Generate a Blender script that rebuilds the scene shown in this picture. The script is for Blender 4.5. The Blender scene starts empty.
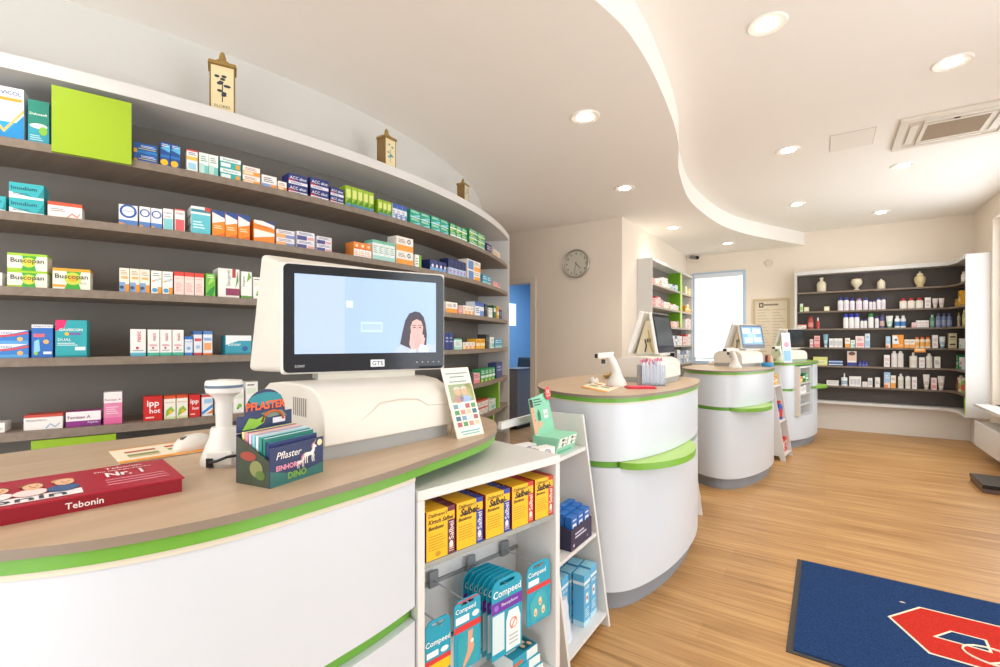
import bpy, bmesh, math, random
from mathutils import Vector, Matrix
from mathutils.geometry import tessellate_polygon
random.seed(7)
PI = math.pi
SC = bpy.context.scene
COL = SC.collection
# ---------------------------------------------------------------- survey
# Room axes: +X towards the window wall, +Y along it, Z up. Eye height 1.25 m, 17 mm lens.
F, HY, EYE = 472.0, 341.0, 1.25
CT, ST_ = 0.8236, 0.5671
def ray(px):
    a = (px-500)/F
    return CT*a-ST_, ST_*a+CT
def atz(px, py, z):
    d = F*(EYE-z)/(py-HY); r = ray(px)
    return Vector((r[0]*d, r[1]*d, z))
def onY(px, Y): r = ray(px); return r[0]/r[1]*Y
def onX(px, X): r = ray(px); return r[1]/r[0]*X
def depth(x, y): return -ST_*x+CT*y
def zat(py, x, y): return EYE+(HY-py)*depth(x, y)/F
def hz(hpx, x, y): return hpx*depth(x, y)/F
# ---------------------------------------------------------------- materials
def lin(h):
    h = h.lstrip('#'); o = []
    for i in (0, 2, 4):
        v = int(h[i:i+2], 16)/255
        o.append(v/12.92 if v <= .04045 else ((v+.055)/1.055)**2.4)
    return (*o, 1)
MATS = {}
def mat(hexc, rough=.5, metal=0, emit=0, trans=0, alpha=1, coat=0, noise=.0, nscale=60, spec=.5):
    key = (hexc, rough, metal, emit, trans, alpha, coat, noise, nscale, spec)
    if key in MATS: return MATS[key]
    m = bpy.data.materials.new('paint_'+hexc.lstrip('#')); m.use_nodes = True
    nt = m.node_tree; b = nt.nodes['Principled BSDF']
    c = lin(hexc)
    b.inputs['Base Color'].default_value = c
    b.inputs['Roughness'].default_value = rough
    b.inputs['Metallic'].default_value = metal
    b.inputs['Specular IOR Level'].default_value = spec
    if emit:
        b.inputs['Emission Color'].default_value = c
        b.inputs['Emission Strength'].default_value = emit
    if trans: b.inputs['Transmission Weight'].default_value = trans
    if alpha < 1: b.inputs['Alpha'].default_value = alpha
    if coat: b.inputs['Coat Weight'].default_value = coat
    if noise:
        tc = nt.nodes.new('ShaderNodeTexCoord'); n = nt.nodes.new('ShaderNodeTexNoise')
        n.inputs['Scale'].default_value = nscale; n.inputs['Detail'].default_value = 4
        mx = nt.nodes.new('ShaderNodeMix'); mx.data_type = 'RGBA'
        mx.inputs[6].default_value = tuple(v*(1-noise) for v in c[:3])+(1,)
        mx.inputs[7].default_value = tuple(min(1, v*(1+noise)) for v in c[:3])+(1,)
        nt.links.new(tc.outputs['Object'], n.inputs['Vector'])
        nt.links.new(n.outputs['Fac'], mx.inputs[0])
        nt.links.new(mx.outputs[2], b.inputs['Base Color'])
    MATS[key] = m
    return m
def grain_mat(name, a, b_, sx=1, sy=14, sz=14, rough=.45, scale=3):
    m = bpy.data.materials.new(name); m.use_nodes = True
    nt = m.node_tree; b = nt.nodes['Principled BSDF']
    tc = nt.nodes.new('ShaderNodeTexCoord'); mp = nt.nodes.new('ShaderNodeMapping')
    mp.inputs['Scale'].default_value = (sx, sy, sz)
    n = nt.nodes.new('ShaderNodeTexNoise'); n.inputs['Scale'].default_value = scale; n.inputs['Detail'].default_value = 6
    cr = nt.nodes.new('ShaderNodeValToRGB')
    cr.color_ramp.elements[0].position = .3; cr.color_ramp.elements[0].color = lin(a)
    cr.color_ramp.elements[1].position = .72; cr.color_ramp.elements[1].color = lin(b_)
    nt.links.new(tc.outputs['Object'], mp.inputs[0]); nt.links.new(mp.outputs[0], n.inputs['Vector'])
    nt.links.new(n.outputs['Fac'], cr.inputs[0]); nt.links.new(cr.outputs[0], b.inputs['Base Color'])
    b.inputs['Roughness'].default_value = rough
    return m
def floor_mat():
    m = bpy.data.materials.new('oak_plank_vinyl'); m.use_nodes = True
    nt = m.node_tree; b = nt.nodes['Principled BSDF']; L = nt.links.new
    tc = nt.nodes.new('ShaderNodeTexCoord')
    br = nt.nodes.new('ShaderNodeTexBrick')
    br.inputs['Scale'].default_value = 1; br.inputs['Brick Width'].default_value = 1.2; br.inputs['Row Height'].default_value = .15
    br.inputs['Mortar Size'].default_value = .0012; br.inputs['Mortar Smooth'].default_value = .2; br.offset = .37
    br.inputs['Color1'].default_value = (.25, .25, .25, 1); br.inputs['Color2'].default_value = (.75, .75, .75, 1); br.inputs['Mortar'].default_value = (.1, .1, .1, 1)
    mp = nt.nodes.new('ShaderNodeMapping'); mp.inputs['Scale'].default_value = (1.1, 26, 1)
    n = nt.nodes.new('ShaderNodeTexNoise'); n.inputs['Scale'].default_value = 1.6; n.inputs['Detail'].default_value = 8; n.inputs['Roughness'].default_value = .62
    mp2 = nt.nodes.new('ShaderNodeMapping'); mp2.inputs['Scale'].default_value = (.6, 5, 1)
    n2 = nt.nodes.new('ShaderNodeTexNoise'); n2.inputs['Scale'].default_value = 1.3; n2.inputs['Detail'].default_value = 3
    L(tc.outputs['Object'], br.inputs['Vector']); L(tc.outputs['Object'], mp.inputs[0]); L(mp.outputs[0], n.inputs['Vector'])
    L(tc.outputs['Object'], mp2.inputs[0]); L(mp2.outputs[0], n2.inputs['Vector'])
    a1 = nt.nodes.new('ShaderNodeMath'); a1.operation = 'MULTIPLY_ADD'; a1.inputs[1].default_value = .17
    L(br.outputs['Color'], a1.inputs[0]); L(n.outputs['Fac'], a1.inputs[2])
    a2 = nt.nodes.new('ShaderNodeMath'); a2.operation = 'MULTIPLY_ADD'; a2.inputs[1].default_value = .4
    L(n2.outputs['Fac'], a2.inputs[0]); L(a1.outputs[0], a2.inputs[2])
    cr = nt.nodes.new('ShaderNodeValToRGB'); e = cr.color_ramp.elements
    e[0].position = .48; e[0].color = lin('825c2b'); e[1].position = 1.0; e[1].color = lin('cca36d')
    k = e.new(.74); k.color = lin('b08451')
    L(a2.outputs[0], cr.inputs[0]); L(cr.outputs[0], b.inputs['Base Color'])
    b.inputs['Roughness'].default_value = .42; b.inputs['Specular IOR Level'].default_value = .45
    return m
W_WALL = mat('f3e7d8', .85, noise=.015, nscale=9)
W_CEIL = mat('faf6f0', .9, noise=.01, nscale=6)
W_FURN = mat('dddcda', .35, noise=.008, nscale=20)
W_LAM = mat('d2d9e2', .3, noise=.006, nscale=20)
GREEN = mat('6ba83a', .35, noise=.03, nscale=15)
GREEN_L = mat('8ec040', .35, noise=.03, nscale=15)
PLINTH = mat('8b9097', .5, noise=.03, nscale=30)
BOARD = grain_mat('taupe_board', '7d6f62', '8e8073', 1, 12, 12, .5)
BACKM = mat('767069', .6, noise=.03, nscale=8)
TOPM = grain_mat('beige_laminate', 'b79f84', 'c3ac92', 10, 1, 10, .38)
CREAM = mat('e1dcd2', .4, noise=.01, nscale=12)
WPL = mat('e4e2dd', .3, noise=.01, nscale=12)
BLK = mat('14161a', .25)
BLKM = mat('1d1e20', .5, noise=.03, nscale=30)
STEEL = mat('b8bcc0', .3, metal=.9)
# ---------------------------------------------------------------- mesh builder
TXT = {}
def text_geo(s, bold=0, shear=0):
    k = (s, bold, shear)
    if k not in TXT:
        cu = bpy.data.curves.new('tmp', 'FONT'); cu.body = s; cu.resolution_u = 2; cu.offset = bold; cu.shear = shear
        ob = bpy.data.objects.new('tmp', cu); me = bpy.data.meshes.new_from_object(ob)
        vs = [(v.co.x, v.co.y) for v in me.vertices]; fs = [tuple(p.vertices) for p in me.polygons]
        bpy.data.objects.remove(ob); bpy.data.curves.remove(cu); bpy.data.meshes.remove(me)
        xs = [v[0] for v in vs] or [0]; ys = [v[1] for v in vs] or [0]
        TXT[k] = (vs, fs, min(xs), min(ys), max(max(xs)-min(xs), 1e-6), max(max(ys)-min(ys), 1e-6))
    return TXT[k]
class MB:
    def __init__(s): s.v, s.f, s.m, s.sm, s.mats = [], [], [], [], []
    def mi(s, m):
        if isinstance(m, str): m = mat(m)
        if m not in s.mats: s.mats.append(m)
        return s.mats.index(m)
    def add(s, vs, fs, m, smooth=False, T=None):
        b = len(s.v); i = s.mi(m)
        s.v += [tuple(T @ Vector(v)) if T else tuple(v) for v in vs]
        for f in fs: s.f.append(tuple(b+k for k in f)); s.m.append(i); s.sm.append(smooth)
        return s
    def box(s, x0, x1, y0, y1, z0, z1, m, T=None, top=None):
        vs = [(x0,y0,z0),(x1,y0,z0),(x1,y1,z0),(x0,y1,z0),(x0,y0,z1),(x1,y0,z1),(x1,y1,z1),(x0,y1,z1)]
        s.add(vs, [(0,3,2,1),(0,1,5,4),(1,2,6,5),(2,3,7,6),(3,0,4,7)], m, T=T)
        b = len(s.v)-8; s.f.append((b+4,b+5,b+6,b+7)); s.m.append(s.mi(top or m)); s.sm.append(False)
        return s
    def hexa(s, P, m, T=None):   # eight corners: bottom loop then top loop
        return s.add(P, [(0,3,2,1),(4,5,6,7),(0,1,5,4),(1,2,6,5),(2,3,7,6),(3,0,4,7)], m, T=T)
    def prism(s, poly, z0, z1, m, top=None, T=None, smooth=False, bot=None):
        n = len(poly)
        vs = [(p[0],p[1],z0) for p in poly]+[(p[0],p[1],z1) for p in poly]
        s.add(vs, [(i,(i+1)%n,n+(i+1)%n,n+i) for i in range(n)], m, smooth, T)
        b = len(s.v)-2*n
        s.f.append(tuple(b+n+i for i in range(n))); s.m.append(s.mi(top or m)); s.sm.append(False)
        s.f.append(tuple(b+i for i in reversed(range(n)))); s.m.append(s.mi(bot or m)); s.sm.append(False)
        return s
    def ring(s, po, pi, z0, z1, m, smooth=True):   # closed wall between an outer and an inner loop
        n = len(po)
        vs = [(p[0],p[1],z0) for p in po]+[(p[0],p[1],z1) for p in po]+[(p[0],p[1],z0) for p in pi]+[(p[0],p[1],z1) for p in pi]
        fs = []
        for i in range(n):
            j = (i+1)%n
            fs += [(i,j,n+j,n+i),(2*n+j,2*n+i,3*n+i,3*n+j),(n+i,n+j,3*n+j,3*n+i),(j,i,2*n+i,2*n+j)]
        return s.add(vs, fs, m, smooth)
    def extrude(s, prof, a, b, m, axis='x', T=None, smooth=False, cap=None):   # profile (u,z) swept along x or y
        n = len(prof)
        mk = (lambda u, z, t: (t, u, z)) if axis == 'x' else (lambda u, z, t: (u, t, z))
        vs = [mk(p[0],p[1],a) for p in prof]+[mk(p[0],p[1],b) for p in prof]
        s.add(vs, [(i,(i+1)%n,n+(i+1)%n,n+i) for i in range(n)], m, smooth, T)
        o = len(s.v)-2*n
        for f in (tuple(o+n+i for i in range(n)), tuple(o+i for i in reversed(range(n)))):
            s.f.append(f); s.m.append(s.mi(cap or m)); s.sm.append(False)
        return s
    def lathe(s, prof, m, n=20, sx=1, sy=1, T=None, c=(0,0,0), smooth=True):
        vs, fs = [], []
        for r, z in prof:
            for k in range(n):
                a = 2*PI*k/n; vs.append((c[0]+r*sx*math.cos(a), c[1]+r*sy*math.sin(a), c[2]+z))
        for i in range(len(prof)-1):
            for k in range(n):
                fs.append((i*n+k, i*n+(k+1)%n, (i+1)*n+(k+1)%n, (i+1)*n+k))
        fs.append(tuple(reversed(range(n)))); fs.append(tuple((len(prof)-1)*n+k for k in range(n)))
        return s.add(vs, fs, m, smooth, T)
    def tube(s, pts, r, m, n=8, T=None):
        pts = [Vector(p) for p in pts]; vs, fs = [], []
        for i, p in enumerate(pts):
            t = (pts[min(i+1,len(pts)-1)]-pts[max(i-1,0)]).normalized()
            u = t.cross(Vector((0,0,1)) if abs(t.z) < .9 else Vector((1,0,0))).normalized(); w = t.cross(u)
            rr = r[i] if isinstance(r, (list, tuple)) else r
            for k in range(n):
                a = 2*PI*k/n; vs.append(p+u*rr*math.cos(a)+w*rr*math.sin(a))
        for i in range(len(pts)-1):
            for k in range(n): fs.append((i*n+k, i*n+(k+1)%n, (i+1)*n+(k+1)%n, (i+1)*n+k))
        fs.append(tuple(reversed(range(n)))); fs.append(tuple((len(pts)-1)*n+k for k in range(n)))
        return s.add(vs, fs, m, True, T)
    # flat print on a face: frame = (origin, u axis, v axis) in metres
    def poly(s, fr, pts, m, off=.0004):
        o, u, v = fr; n = u.cross(v).normalized()*off
        return s.add([o+u*p[0]+v*p[1]+n for p in pts], [tuple(range(len(pts)))], m)
    def rect(s, fr, u0, v0, u1, v1, m, off=.0004): return s.poly(fr, [(u0,v0),(u1,v0),(u1,v1),(u0,v1)], m, off)
    def disc(s, fr, cu, cv, ru, rv, m, off=.0005, n=18): return s.poly(fr, [(cu+ru*math.cos(2*PI*k/n), cv+rv*math.sin(2*PI*k/n)) for k in range(n)], m, off)
    def text(s, fr, t, u0, v0, u1, v1, m, bold=0, shear=0, off=.0007, stretch=False, rot=False):
        vs, fs, x0, y0, w, h = text_geo(t, bold, shear)
        W, Hh = (v1-v0, u1-u0) if rot else (u1-u0, v1-v0)
        kx, ky = W/w, Hh/h
        if not stretch: kx = ky = min(kx, ky)
        ox, oy = (W-w*kx)/2, (Hh-h*ky)/2
        o, u, v = fr; n = u.cross(v).normalized()*off
        q = []
        for x, y in vs:
            a, b = (x-x0)*kx+ox, (y-y0)*ky+oy
            if rot: a, b = u1-u0-b, a
            q.append(o+u*(u0+a)+v*(v0+b)+n)
        return s.add(q, fs, m)
    def build(s, name, parent=None, loc=None, bevel=0, seg=2, angle=35):
        me = bpy.data.meshes.new(name); me.from_pydata(s.v, [], s.f)
        for m in s.mats: me.materials.append(m)
        me.polygons.foreach_set('material_index', s.m); me.polygons.foreach_set('use_smooth', s.sm)
        if any(s.sm): me.set_sharp_from_angle(angle=math.radians(angle))
        me.update()
        o = bpy.data.objects.new(name, me); COL.objects.link(o)
        if parent: o.parent = parent
        if loc is not None: o.location = loc
        if bevel:
            b = o.modifiers.new('bevel', 'BEVEL'); b.width = bevel; b.segments = seg; b.limit_method = 'ANGLE'; b.angle_limit = math.radians(40); b.harden_normals = False
        return o
def V3(*a): return Vector(a)
def frame(o, u, v): return (Vector(o), Vector(u), Vector(v))
def tag(o, label, cat, group=None, kind=None):
    if label: o['label'] = label
    if cat: o['category'] = cat
    if group: o['group'] = group
    if kind: o['kind'] = kind
    return o
def thing(name, label, cat, loc=(0,0,0), rz=0, group=None):
    o = bpy.data.objects.new(name, None); COL.objects.link(o); o.empty_display_size = .05
    o.location = loc; o.rotation_euler = (0,0,rz)
    return tag(o, label, cat, group)
def struct(o): o['kind'] = 'structure'; return o
KIDS = {}
def dup(root, loc, rz, label=None, group=None):
    def cp(o, par):
        c = o.copy(); COL.objects.link(c)
        if par: c.parent = par
        for ch in o.children: cp(ch, c)
        return c
    r = cp(root, None); r.location = loc; r.rotation_euler = (0,0,rz)
    if label: r['label'] = label
    if group: r['group'] = group
    return r
def catmull(pts, n=8, closed=True):
    P = [Vector((p[0],p[1])) for p in pts]; N = len(P); out = []
    for i in range(N if closed else N-1):
        g = (lambda k: P[k%N]) if closed else (lambda k: P[max(0,min(N-1,k))])
        a, b, c, d = g(i-1), g(i), g(i+1), g(i+2)
        for k in range(n):
            t = k/n
            out.append(.5*((2*b)+(c-a)*t+(2*a-5*b+4*c-d)*t*t+(3*b-a-3*c+d)*t**3))
    if not closed: out.append(P[-1])
    return out
def inset(poly, d):    # move every point of a counter-clockwise loop inwards by d
    n = len(poly); out = []
    for i in range(n):
        t = (poly[(i+1)%n]-poly[i-1]).normalized(); out.append(poly[i]+Vector((-t.y, t.x))*d)
    return out
ORD = ['first','second','third','fourth','fifth','sixth','seventh','eighth','ninth','tenth','eleventh','twelfth']
NUM = ['zero','one','two','three','four','five','six','seven','eight','nine','ten','eleven','twelve']
# ---------------------------------------------------------------- camera
cd = bpy.data.cameras.new('camera'); cam = bpy.data.objects.new('camera', cd); COL.objects.link(cam)
cd.sensor_width = 36; cd.lens = F*36/1000; cd.shift_y = (HY-333.5)/1000; cd.clip_start = .02
cam.location = (0,0,EYE); cam.rotation_euler = (PI/2, 0, math.atan2(ST_, CT)); SC.camera = cam
# ---------------------------------------------------------------- room
ZC, ZL = 2.84, 2.65
BY, RX, AX, KY = 8.22, 1.53, -1.88, 5.15    # back wall, window wall, alcove wall, clock wall
fl = MB(); fl.box(-5.2, RX+.2, -2, 9.6, -.1, 0, floor_mat()); struct(fl.build('floor'))
cl = MB(); cl.box(-5.2, RX+.2, -2, 9.6, ZC, ZC+.1, W_CEIL); struct(cl.build('ceiling'))
# lowered ceiling with its S-shaped edge
edge = [atz(x, y, ZL).xy for x, y in ((595,0),(639,48),(665.6,101),(678,141),(680,176),(696,207),(736,231))]
edge = [Vector((-1.25,-2)), Vector((-1.2,-.6)), Vector((-1.02,.8))]+edge+[Vector((-.25, BY-.001))]
edge = catmull(edge, 8, False)
lc = MB(); lc.prism(edge+[Vector((-5.2,BY-.001)), Vector((-5.2,-2))], ZL, ZC-.001, W_CEIL); struct(lc.build('ceiling_lowered'))
WO = 1.0
def wall(name, x0, x1, y0, y1, z0=0, z1=ZC, m=W_WALL):
    b = MB(); b.box(x0,x1,y0,y1,z0,z1,m); return struct(b.build(name))
bx0, bx1, bz0, bz1 = onY(692,BY), onY(748,BY)-.03, .88, 2.36
b = MB()   # back wall around its window
b.box(AX-.1, bx0, BY, BY+.2, 0, ZC, W_WALL); b.box(bx1, RX+.2, BY, BY+.2, 0, ZC, W_WALL)
b.box(bx0, bx1, BY, BY+.2, 0, bz0, W_WALL); b.box(bx0, bx1, BY, BY+.2, bz1, ZC, W_WALL); struct(b.build('wall_back'))
b = MB()   # window wall with one long window and a glazed entrance nearer the camera
wy0, wy1, wz0, wz1 = 4.7, 7.40, .55, 2.60
dy0, dy1 = .6, 3.4
b.box(RX, RX+.25, wy1, BY, 0, ZC, W_WALL); b.box(RX, RX+.25, wy0, wy1, 0, wz0, W_WALL); b.box(RX, RX+.25, wy0, wy1, wz1, ZC, W_WALL)
b.box(RX, RX+.25, dy1, wy0, 0, ZC, W_WALL); b.box(RX, RX+.25, dy0, dy1, 2.5, ZC, W_WALL); b.box(RX, RX+.25, -2, dy0, 0, ZC, W_WALL)
struct(b.build('wall_right'))
b = MB()   # alcove wall beyond the clock wall
b.box(AX-.12, AX, KY, BY, 0, ZC, W_WALL); struct(b.build('wall_alcove'))
kx0, kx1, kz = onY(500,KY)-.5, onY(531,KY), 1.99
b = MB()
b.box(kx1, AX-.12, KY, KY+.12, 0, ZC, W_WALL); b.box(-5.2, kx0, KY, KY+.12, 0, ZC, W_WALL); b.box(kx0, kx1, KY, KY+.12, kz, ZC, W_WALL); struct(b.build('wall_clock'))
b = MB()
b.box(-5.2, -5.0, -2, 9.6, 0, ZC, W_WALL); struct(b.build('wall_left'))
b = MB()   # shopfront behind the camera: piers and lintel
b.box(-5.2,-3,-2.2,-2,0,ZC,W_WALL); b.box(1.2,RX+.2,-2.2,-2,0,ZC,W_WALL); b.box(-3,1.2,-2.2,-2,2.5,ZC,W_WALL); struct(b.build('wall_front'))
# the curved wall behind the long shelf
CX, CY, RF, RB, RW = -6.03, 1.9, 4.0, 3.72, 3.70
def pol(R, a): return Vector((CX+R*math.cos(a), CY+R*math.sin(a)))
def arc(R, a0, a1, n=48): return [pol(R, a0+(a1-a0)*k/n) for k in range(n+1)]
A0, A1 = math.radians(-36), math.radians(26.3)
b = MB(); b.prism(arc(RW, math.radians(-60), math.radians(37))+arc(RW-.1, math.radians(37), math.radians(-60)), 0, ZL, mat('dad9d4',.8,noise=.01), smooth=True); struct(b.build('wall_curved'))
# blue back room
BLUE = mat('6f9fcb', .85, noise=.03, nscale=5)
b = MB(); b.box(-5.0, AX-.12, 8.4, 8.5, 0, ZC, BLUE); b.box(AX-.17, AX-.121, KY+.12, 8.4, 0, ZC, BLUE); b.box(-4.999,-4.97,KY+.121,8.4,0,ZC,BLUE); struct(b.build('wall_office'))
# door casing
FRM = mat('e9e1d2', .4)
b = MB()
for x0, x1 in ((kx1, kx1+.075), (kx0-.075, kx0)): b.box(x0, x1, KY-.018, KY, 0, kz+.07, FRM)
b.box(kx0, kx1, KY-.018, KY, kz, kz+.07, FRM)
struct(b.build('trim_1'))
# window in the back wall, closed by a bright roller blind
b = MB(); FB = mat('b9cfe6', .4)
t = .045
b.box(bx0,bx0+t,BY-.02,BY+.1,bz0,bz1,FB); b.box(bx1-t,bx1,BY-.02,BY+.1,bz0,bz1,FB); b.box(bx0+t,bx1-t,BY-.02,BY+.1,bz1-t,bz1,FB); b.box(bx0+t,bx1-t,BY-.02,BY+.1,bz0,bz0+t,FB)
wn = struct(b.build('window_1'))
g = MB(); g.box(bx0+t,bx1-t,BY+.06,BY+.065,bz0+t,bz1-t,mat('ffffff',.02,trans=1)); g.build('pane', wn)
bl = MB(); bm_ = mat('fbfdff', .8, emit=.28); bl.box(bx0+t-.005,bx1-.09,BY-.012,BY-.008,bz0+.1,bz1-.06,bm_); bl.box(bx0+t-.005,bx1-.09,BY-.02,BY-.004,bz0+.08,bz0+.1,mat('c9d4de')); bl.box(bx0+t-.005,bx1-.05,BY-.05,BY-.001,bz1-.09,bz1-.03,mat('dfe8f2'))  # daylight behind the blind is put into its material as emission
tag(bl.build('roller_blind'), 'white roller blind pulled down over the bright back wall window', 'blind')
# window in the right wall
b = MB(); WF = mat('fbfbfa', .35)
for y0, y1 in ((wy1-.06,wy1),(wy0,wy0+.06),((wy0+wy1)/2-.04,(wy0+wy1)/2+.04)): b.box(RX+.08,RX+.15,y0,y1,wz0,wz1,WF)
b.box(RX+.08,RX+.15,wy0+.06,wy1-.06,wz0,wz0+.07,WF); b.box(RX+.08,RX+.15,wy0+.06,wy1-.06,wz1-.07,wz1,WF)
wn = struct(b.build('window_2'))
g = MB(); g.box(RX+.11,RX+.115,wy0+.06,wy1-.06,wz0+.07,wz1-.07,mat('ffffff',.02,trans=1)); g.build('pane', wn)
b = MB(); b.box(1.37,RX+.08,wy0-.05,wy1-.04,wz0-.03,wz0,W_FURN); struct(b.build('trim_2'))
b = MB(); b.box(RX+.08,RX+.14,dy0,dy0+.08,0,2.5,WF); b.box(RX+.08,RX+.14,dy1-.08,dy1,0,2.5,WF); b.box(RX+.08,RX+.14,dy0+.08,dy1-.08,2.4,2.5,WF); b.box(RX+.08,RX+.14,1.95,2.05,0,2.4,WF); d1=struct(b.build('door_1'))
g = MB(); g.box(RX+.105,RX+.11,dy0+.08,1.95,.02,2.4,mat('ffffff',.02,trans=1)); g.box(RX+.105,RX+.11,2.05,dy1-.08,.02,2.4,mat('ffffff',.02,trans=1)); g.build('pane', d1)
# ---------------------------------------------------------------- light
w = bpy.data.worlds.new('world'); SC.world = w; w.use_nodes = True
w.node_tree.nodes['Background'].inputs[0].default_value = (.93, .97, 1, 1); w.node_tree.nodes['Background'].inputs[1].default_value = 1.3
def area(name, loc, rot, sx, sy, power, color):
    l = bpy.data.lights.new(name, 'AREA'); l.shape = 'RECTANGLE'; l.size = sx; l.size_y = sy; l.energy = power; l.color = color
    o = bpy.data.objects.new(name, l); COL.objects.link(o); o.location = loc; o.rotation_euler = rot; return o
area('shopfront_daylight', (-.9,-1.95,1.35), (PI/2,0,0), 4.0, 2.2, 15, (.95,.98,1))       # points +Y
area('window_daylight', (RX+.06,(wy0+wy1)/2,1.6), (0,PI/2,0), 1.9, 2.5, 18, (.95,.98,1))   # points -X
area('entrance_daylight', (RX+.06,(dy0+dy1)/2,1.3), (0,PI/2,0), 2.3, 2.6, 16, (.95,.98,1))
area('office_light', (-3.6,7.0,2.5), (0,0,0), 1.0, 1.0, 30, (.85,.93,1))
SC.view_settings.view_transform = 'Standard'; SC.view_settings.look = 'None'; SC.view_settings.exposure = 0.93
# ---------------------------------------------------------------- recessed downlights
def make_downlight():
    t = thing('downlight', '', 'ceiling light', group='recessed downlights in the ceiling')
    a = MB(); a.lathe([(.062,-.004),(.085,-.008),(.092,-.003),(.092,.0),(.062,.0)], mat('f7f4ee',.3), 28); a.build('trim_ring', t)
    a = MB(); n=28
    a.lathe([(.064,-.0035),(.05,.0-.003),(.03,-.002)], mat('e9e6df',.12,metal=.8), 28); a.build('reflector', t)
    a = MB(); a.lathe([(.05,-.0045),(.04,-.009),(.02,-.011),(.002,-.0115)], mat('fff0d4',.4,emit=20), 20); a.build('bulb', t)
    return t
dl0 = None
HI = [(767,24,'nearest, at the top edge of the main ceiling'),(952,62,'on the main ceiling just in front of the air conditioner'),(788,150,'on the main ceiling beside the lowered edge and hatch'),(903,165,'on the main ceiling just behind the air conditioner'),(797,204,'on the main ceiling towards the back wall near the curve end'),(881,212,'on the main ceiling closest to the back wall shelf')]
LO = [(585,116.6,'nearest on the lowered ceiling'),(624.7,188,'on the lowered ceiling in front of the clock wall'),(673.5,227.5,'on the lowered ceiling above the alcove shelf'),(728,243,'on the lowered ceiling before the bright blind')]
spots = [(x,y,ZC,t) for x,y,t in HI]+[(x,y,ZL,t) for x,y,t in LO]
for px, py, z, t in spots:
    pw = 19 if z == ZL else 11.5
    p = atz(px, py, z)
    lab = 'round recessed downlight '+t
    if dl0 is None: dl0 = make_downlight(); dl0.location = p; dl0['label'] = lab
    else: dup(dl0, p, 0, lab)
    l = bpy.data.lights.new('downlight_lamp', 'SPOT'); l.energy = pw; l.spot_size = math.radians(125); l.spot_blend = .9; l.color = (1,.91,.79); l.shadow_soft_size = .05
    o = bpy.data.objects.new('downlight_lamp', l); COL.objects.link(o); o.location = p+Vector((0,0,-.03))
for x, y in ((-1.9,.2),(.5,1.0),(.4,2.6),(-1.5,-1.2),(.3,-.8)):   # the same fittings outside the frame
    l = bpy.data.lights.new('downlight_lamp', 'SPOT'); l.energy = 11.5; l.spot_size = math.radians(125); l.spot_blend = .9; l.color = (1,.91,.79); l.shadow_soft_size = .05
    o = bpy.data.objects.new('downlight_lamp', l); COL.objects.link(o); o.location = (x,y,(ZL if x<-1 else ZC)-.03)
# ---------------------------------------------------------------- curved wall shelf
BZ = [1.956, 1.70, 1.44, 1.19, .93, .68]; TZ = 2.24
def arcpoly(R0, R1, a0, a1, n=40): return arc(R1, a0, a1, n)+arc(R0, a1, a0, n)
def phi(px, R):   # angle on the circle of radius R that the line of sight through px meets first
    rx, ry = ray(px); a = rx*rx+ry*ry; bb = -2*(rx*CX+ry*CY); c = CX*CX+CY*CY-R*R
    D = bb*bb-4*a*c; t = (-bb-math.sqrt(max(D, 0)))/(2*a)
    return math.atan2(ry*t-CY, rx*t-CX)
sh = thing('curved_wall_shelf', 'long curved grey wall shelf with white top board full of medicine cartons', 'shelf', (0,0,0))
b = MB(); b.prism(arcpoly(RW+.002, RB, A0, A1), .0, TZ-.0505, BACKM, smooth=True); b.build('back_panel', sh)
for z in BZ+[.40]:
    b = MB(); b.prism(arcpoly(RB, RF, A0, A1), z-.03, z, BOARD, smooth=True); b.build('shelf_board', sh)
b = MB(); b.prism(arcpoly(RW+.002, RF+.012, A0-.01, A1+.012), TZ-.05, TZ, W_FURN, smooth=True); b.build('top_board', sh)
def radial(a, R0, R1, t, z0, z1, m, fm=None):   # upright board standing along a radius
    u = Vector((math.cos(a), math.sin(a))); n = Vector((-u.y, u.x))*t/2
    C = Vector((CX, CY)); q = [C+u*R0-n, C+u*R1-n, C+u*R1+n, C+u*R0+n]
    b = MB(); b.prism(q, z0, z1, m)
    if fm: b.mats.append(fm); b.m[1] = 1
    return b
radial(A1+.006, RW, RF+.012, .035, 0, TZ-.05, W_FURN).build('end_panel', sh)
radial(A0-.006, RW, RF+.012, .035, 0, TZ-.05, W_FURN).build('end_panel', sh)
b = radial(phi(501, RF)-.012, RB, RF-.005, .03, BZ[5]+.001, BZ[4]-.031, mat('7cb518',.4), mat('b9dc6a',.4)); b.build('divider', sh)
b = radial(phi(497, RF)-.02, RB, RF-.005, .03, .401, BZ[5]-.031, mat('7cb518',.4), mat('b9dc6a',.4)); b.build('divider', sh)
def front_panel(x0, x1, z0, z1, R, m, name='door'):
    a0, a1 = phi(x0, R), phi(x1, R); b = MB()
    b.prism(arcpoly(R-.016, R, a0, a1, 10), z0, z1, m, smooth=True); o = b.build(name, sh); return o
GP = mat('9dbd22', .4, noise=.02, nscale=5)
front_panel(51.5, 131.5, BZ[0]-.028, TZ-.075, RF+.018, GP)
front_panel(31, 116, .58, BZ[4]-.034, RF-.004, mat('93b822',.4))
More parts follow.
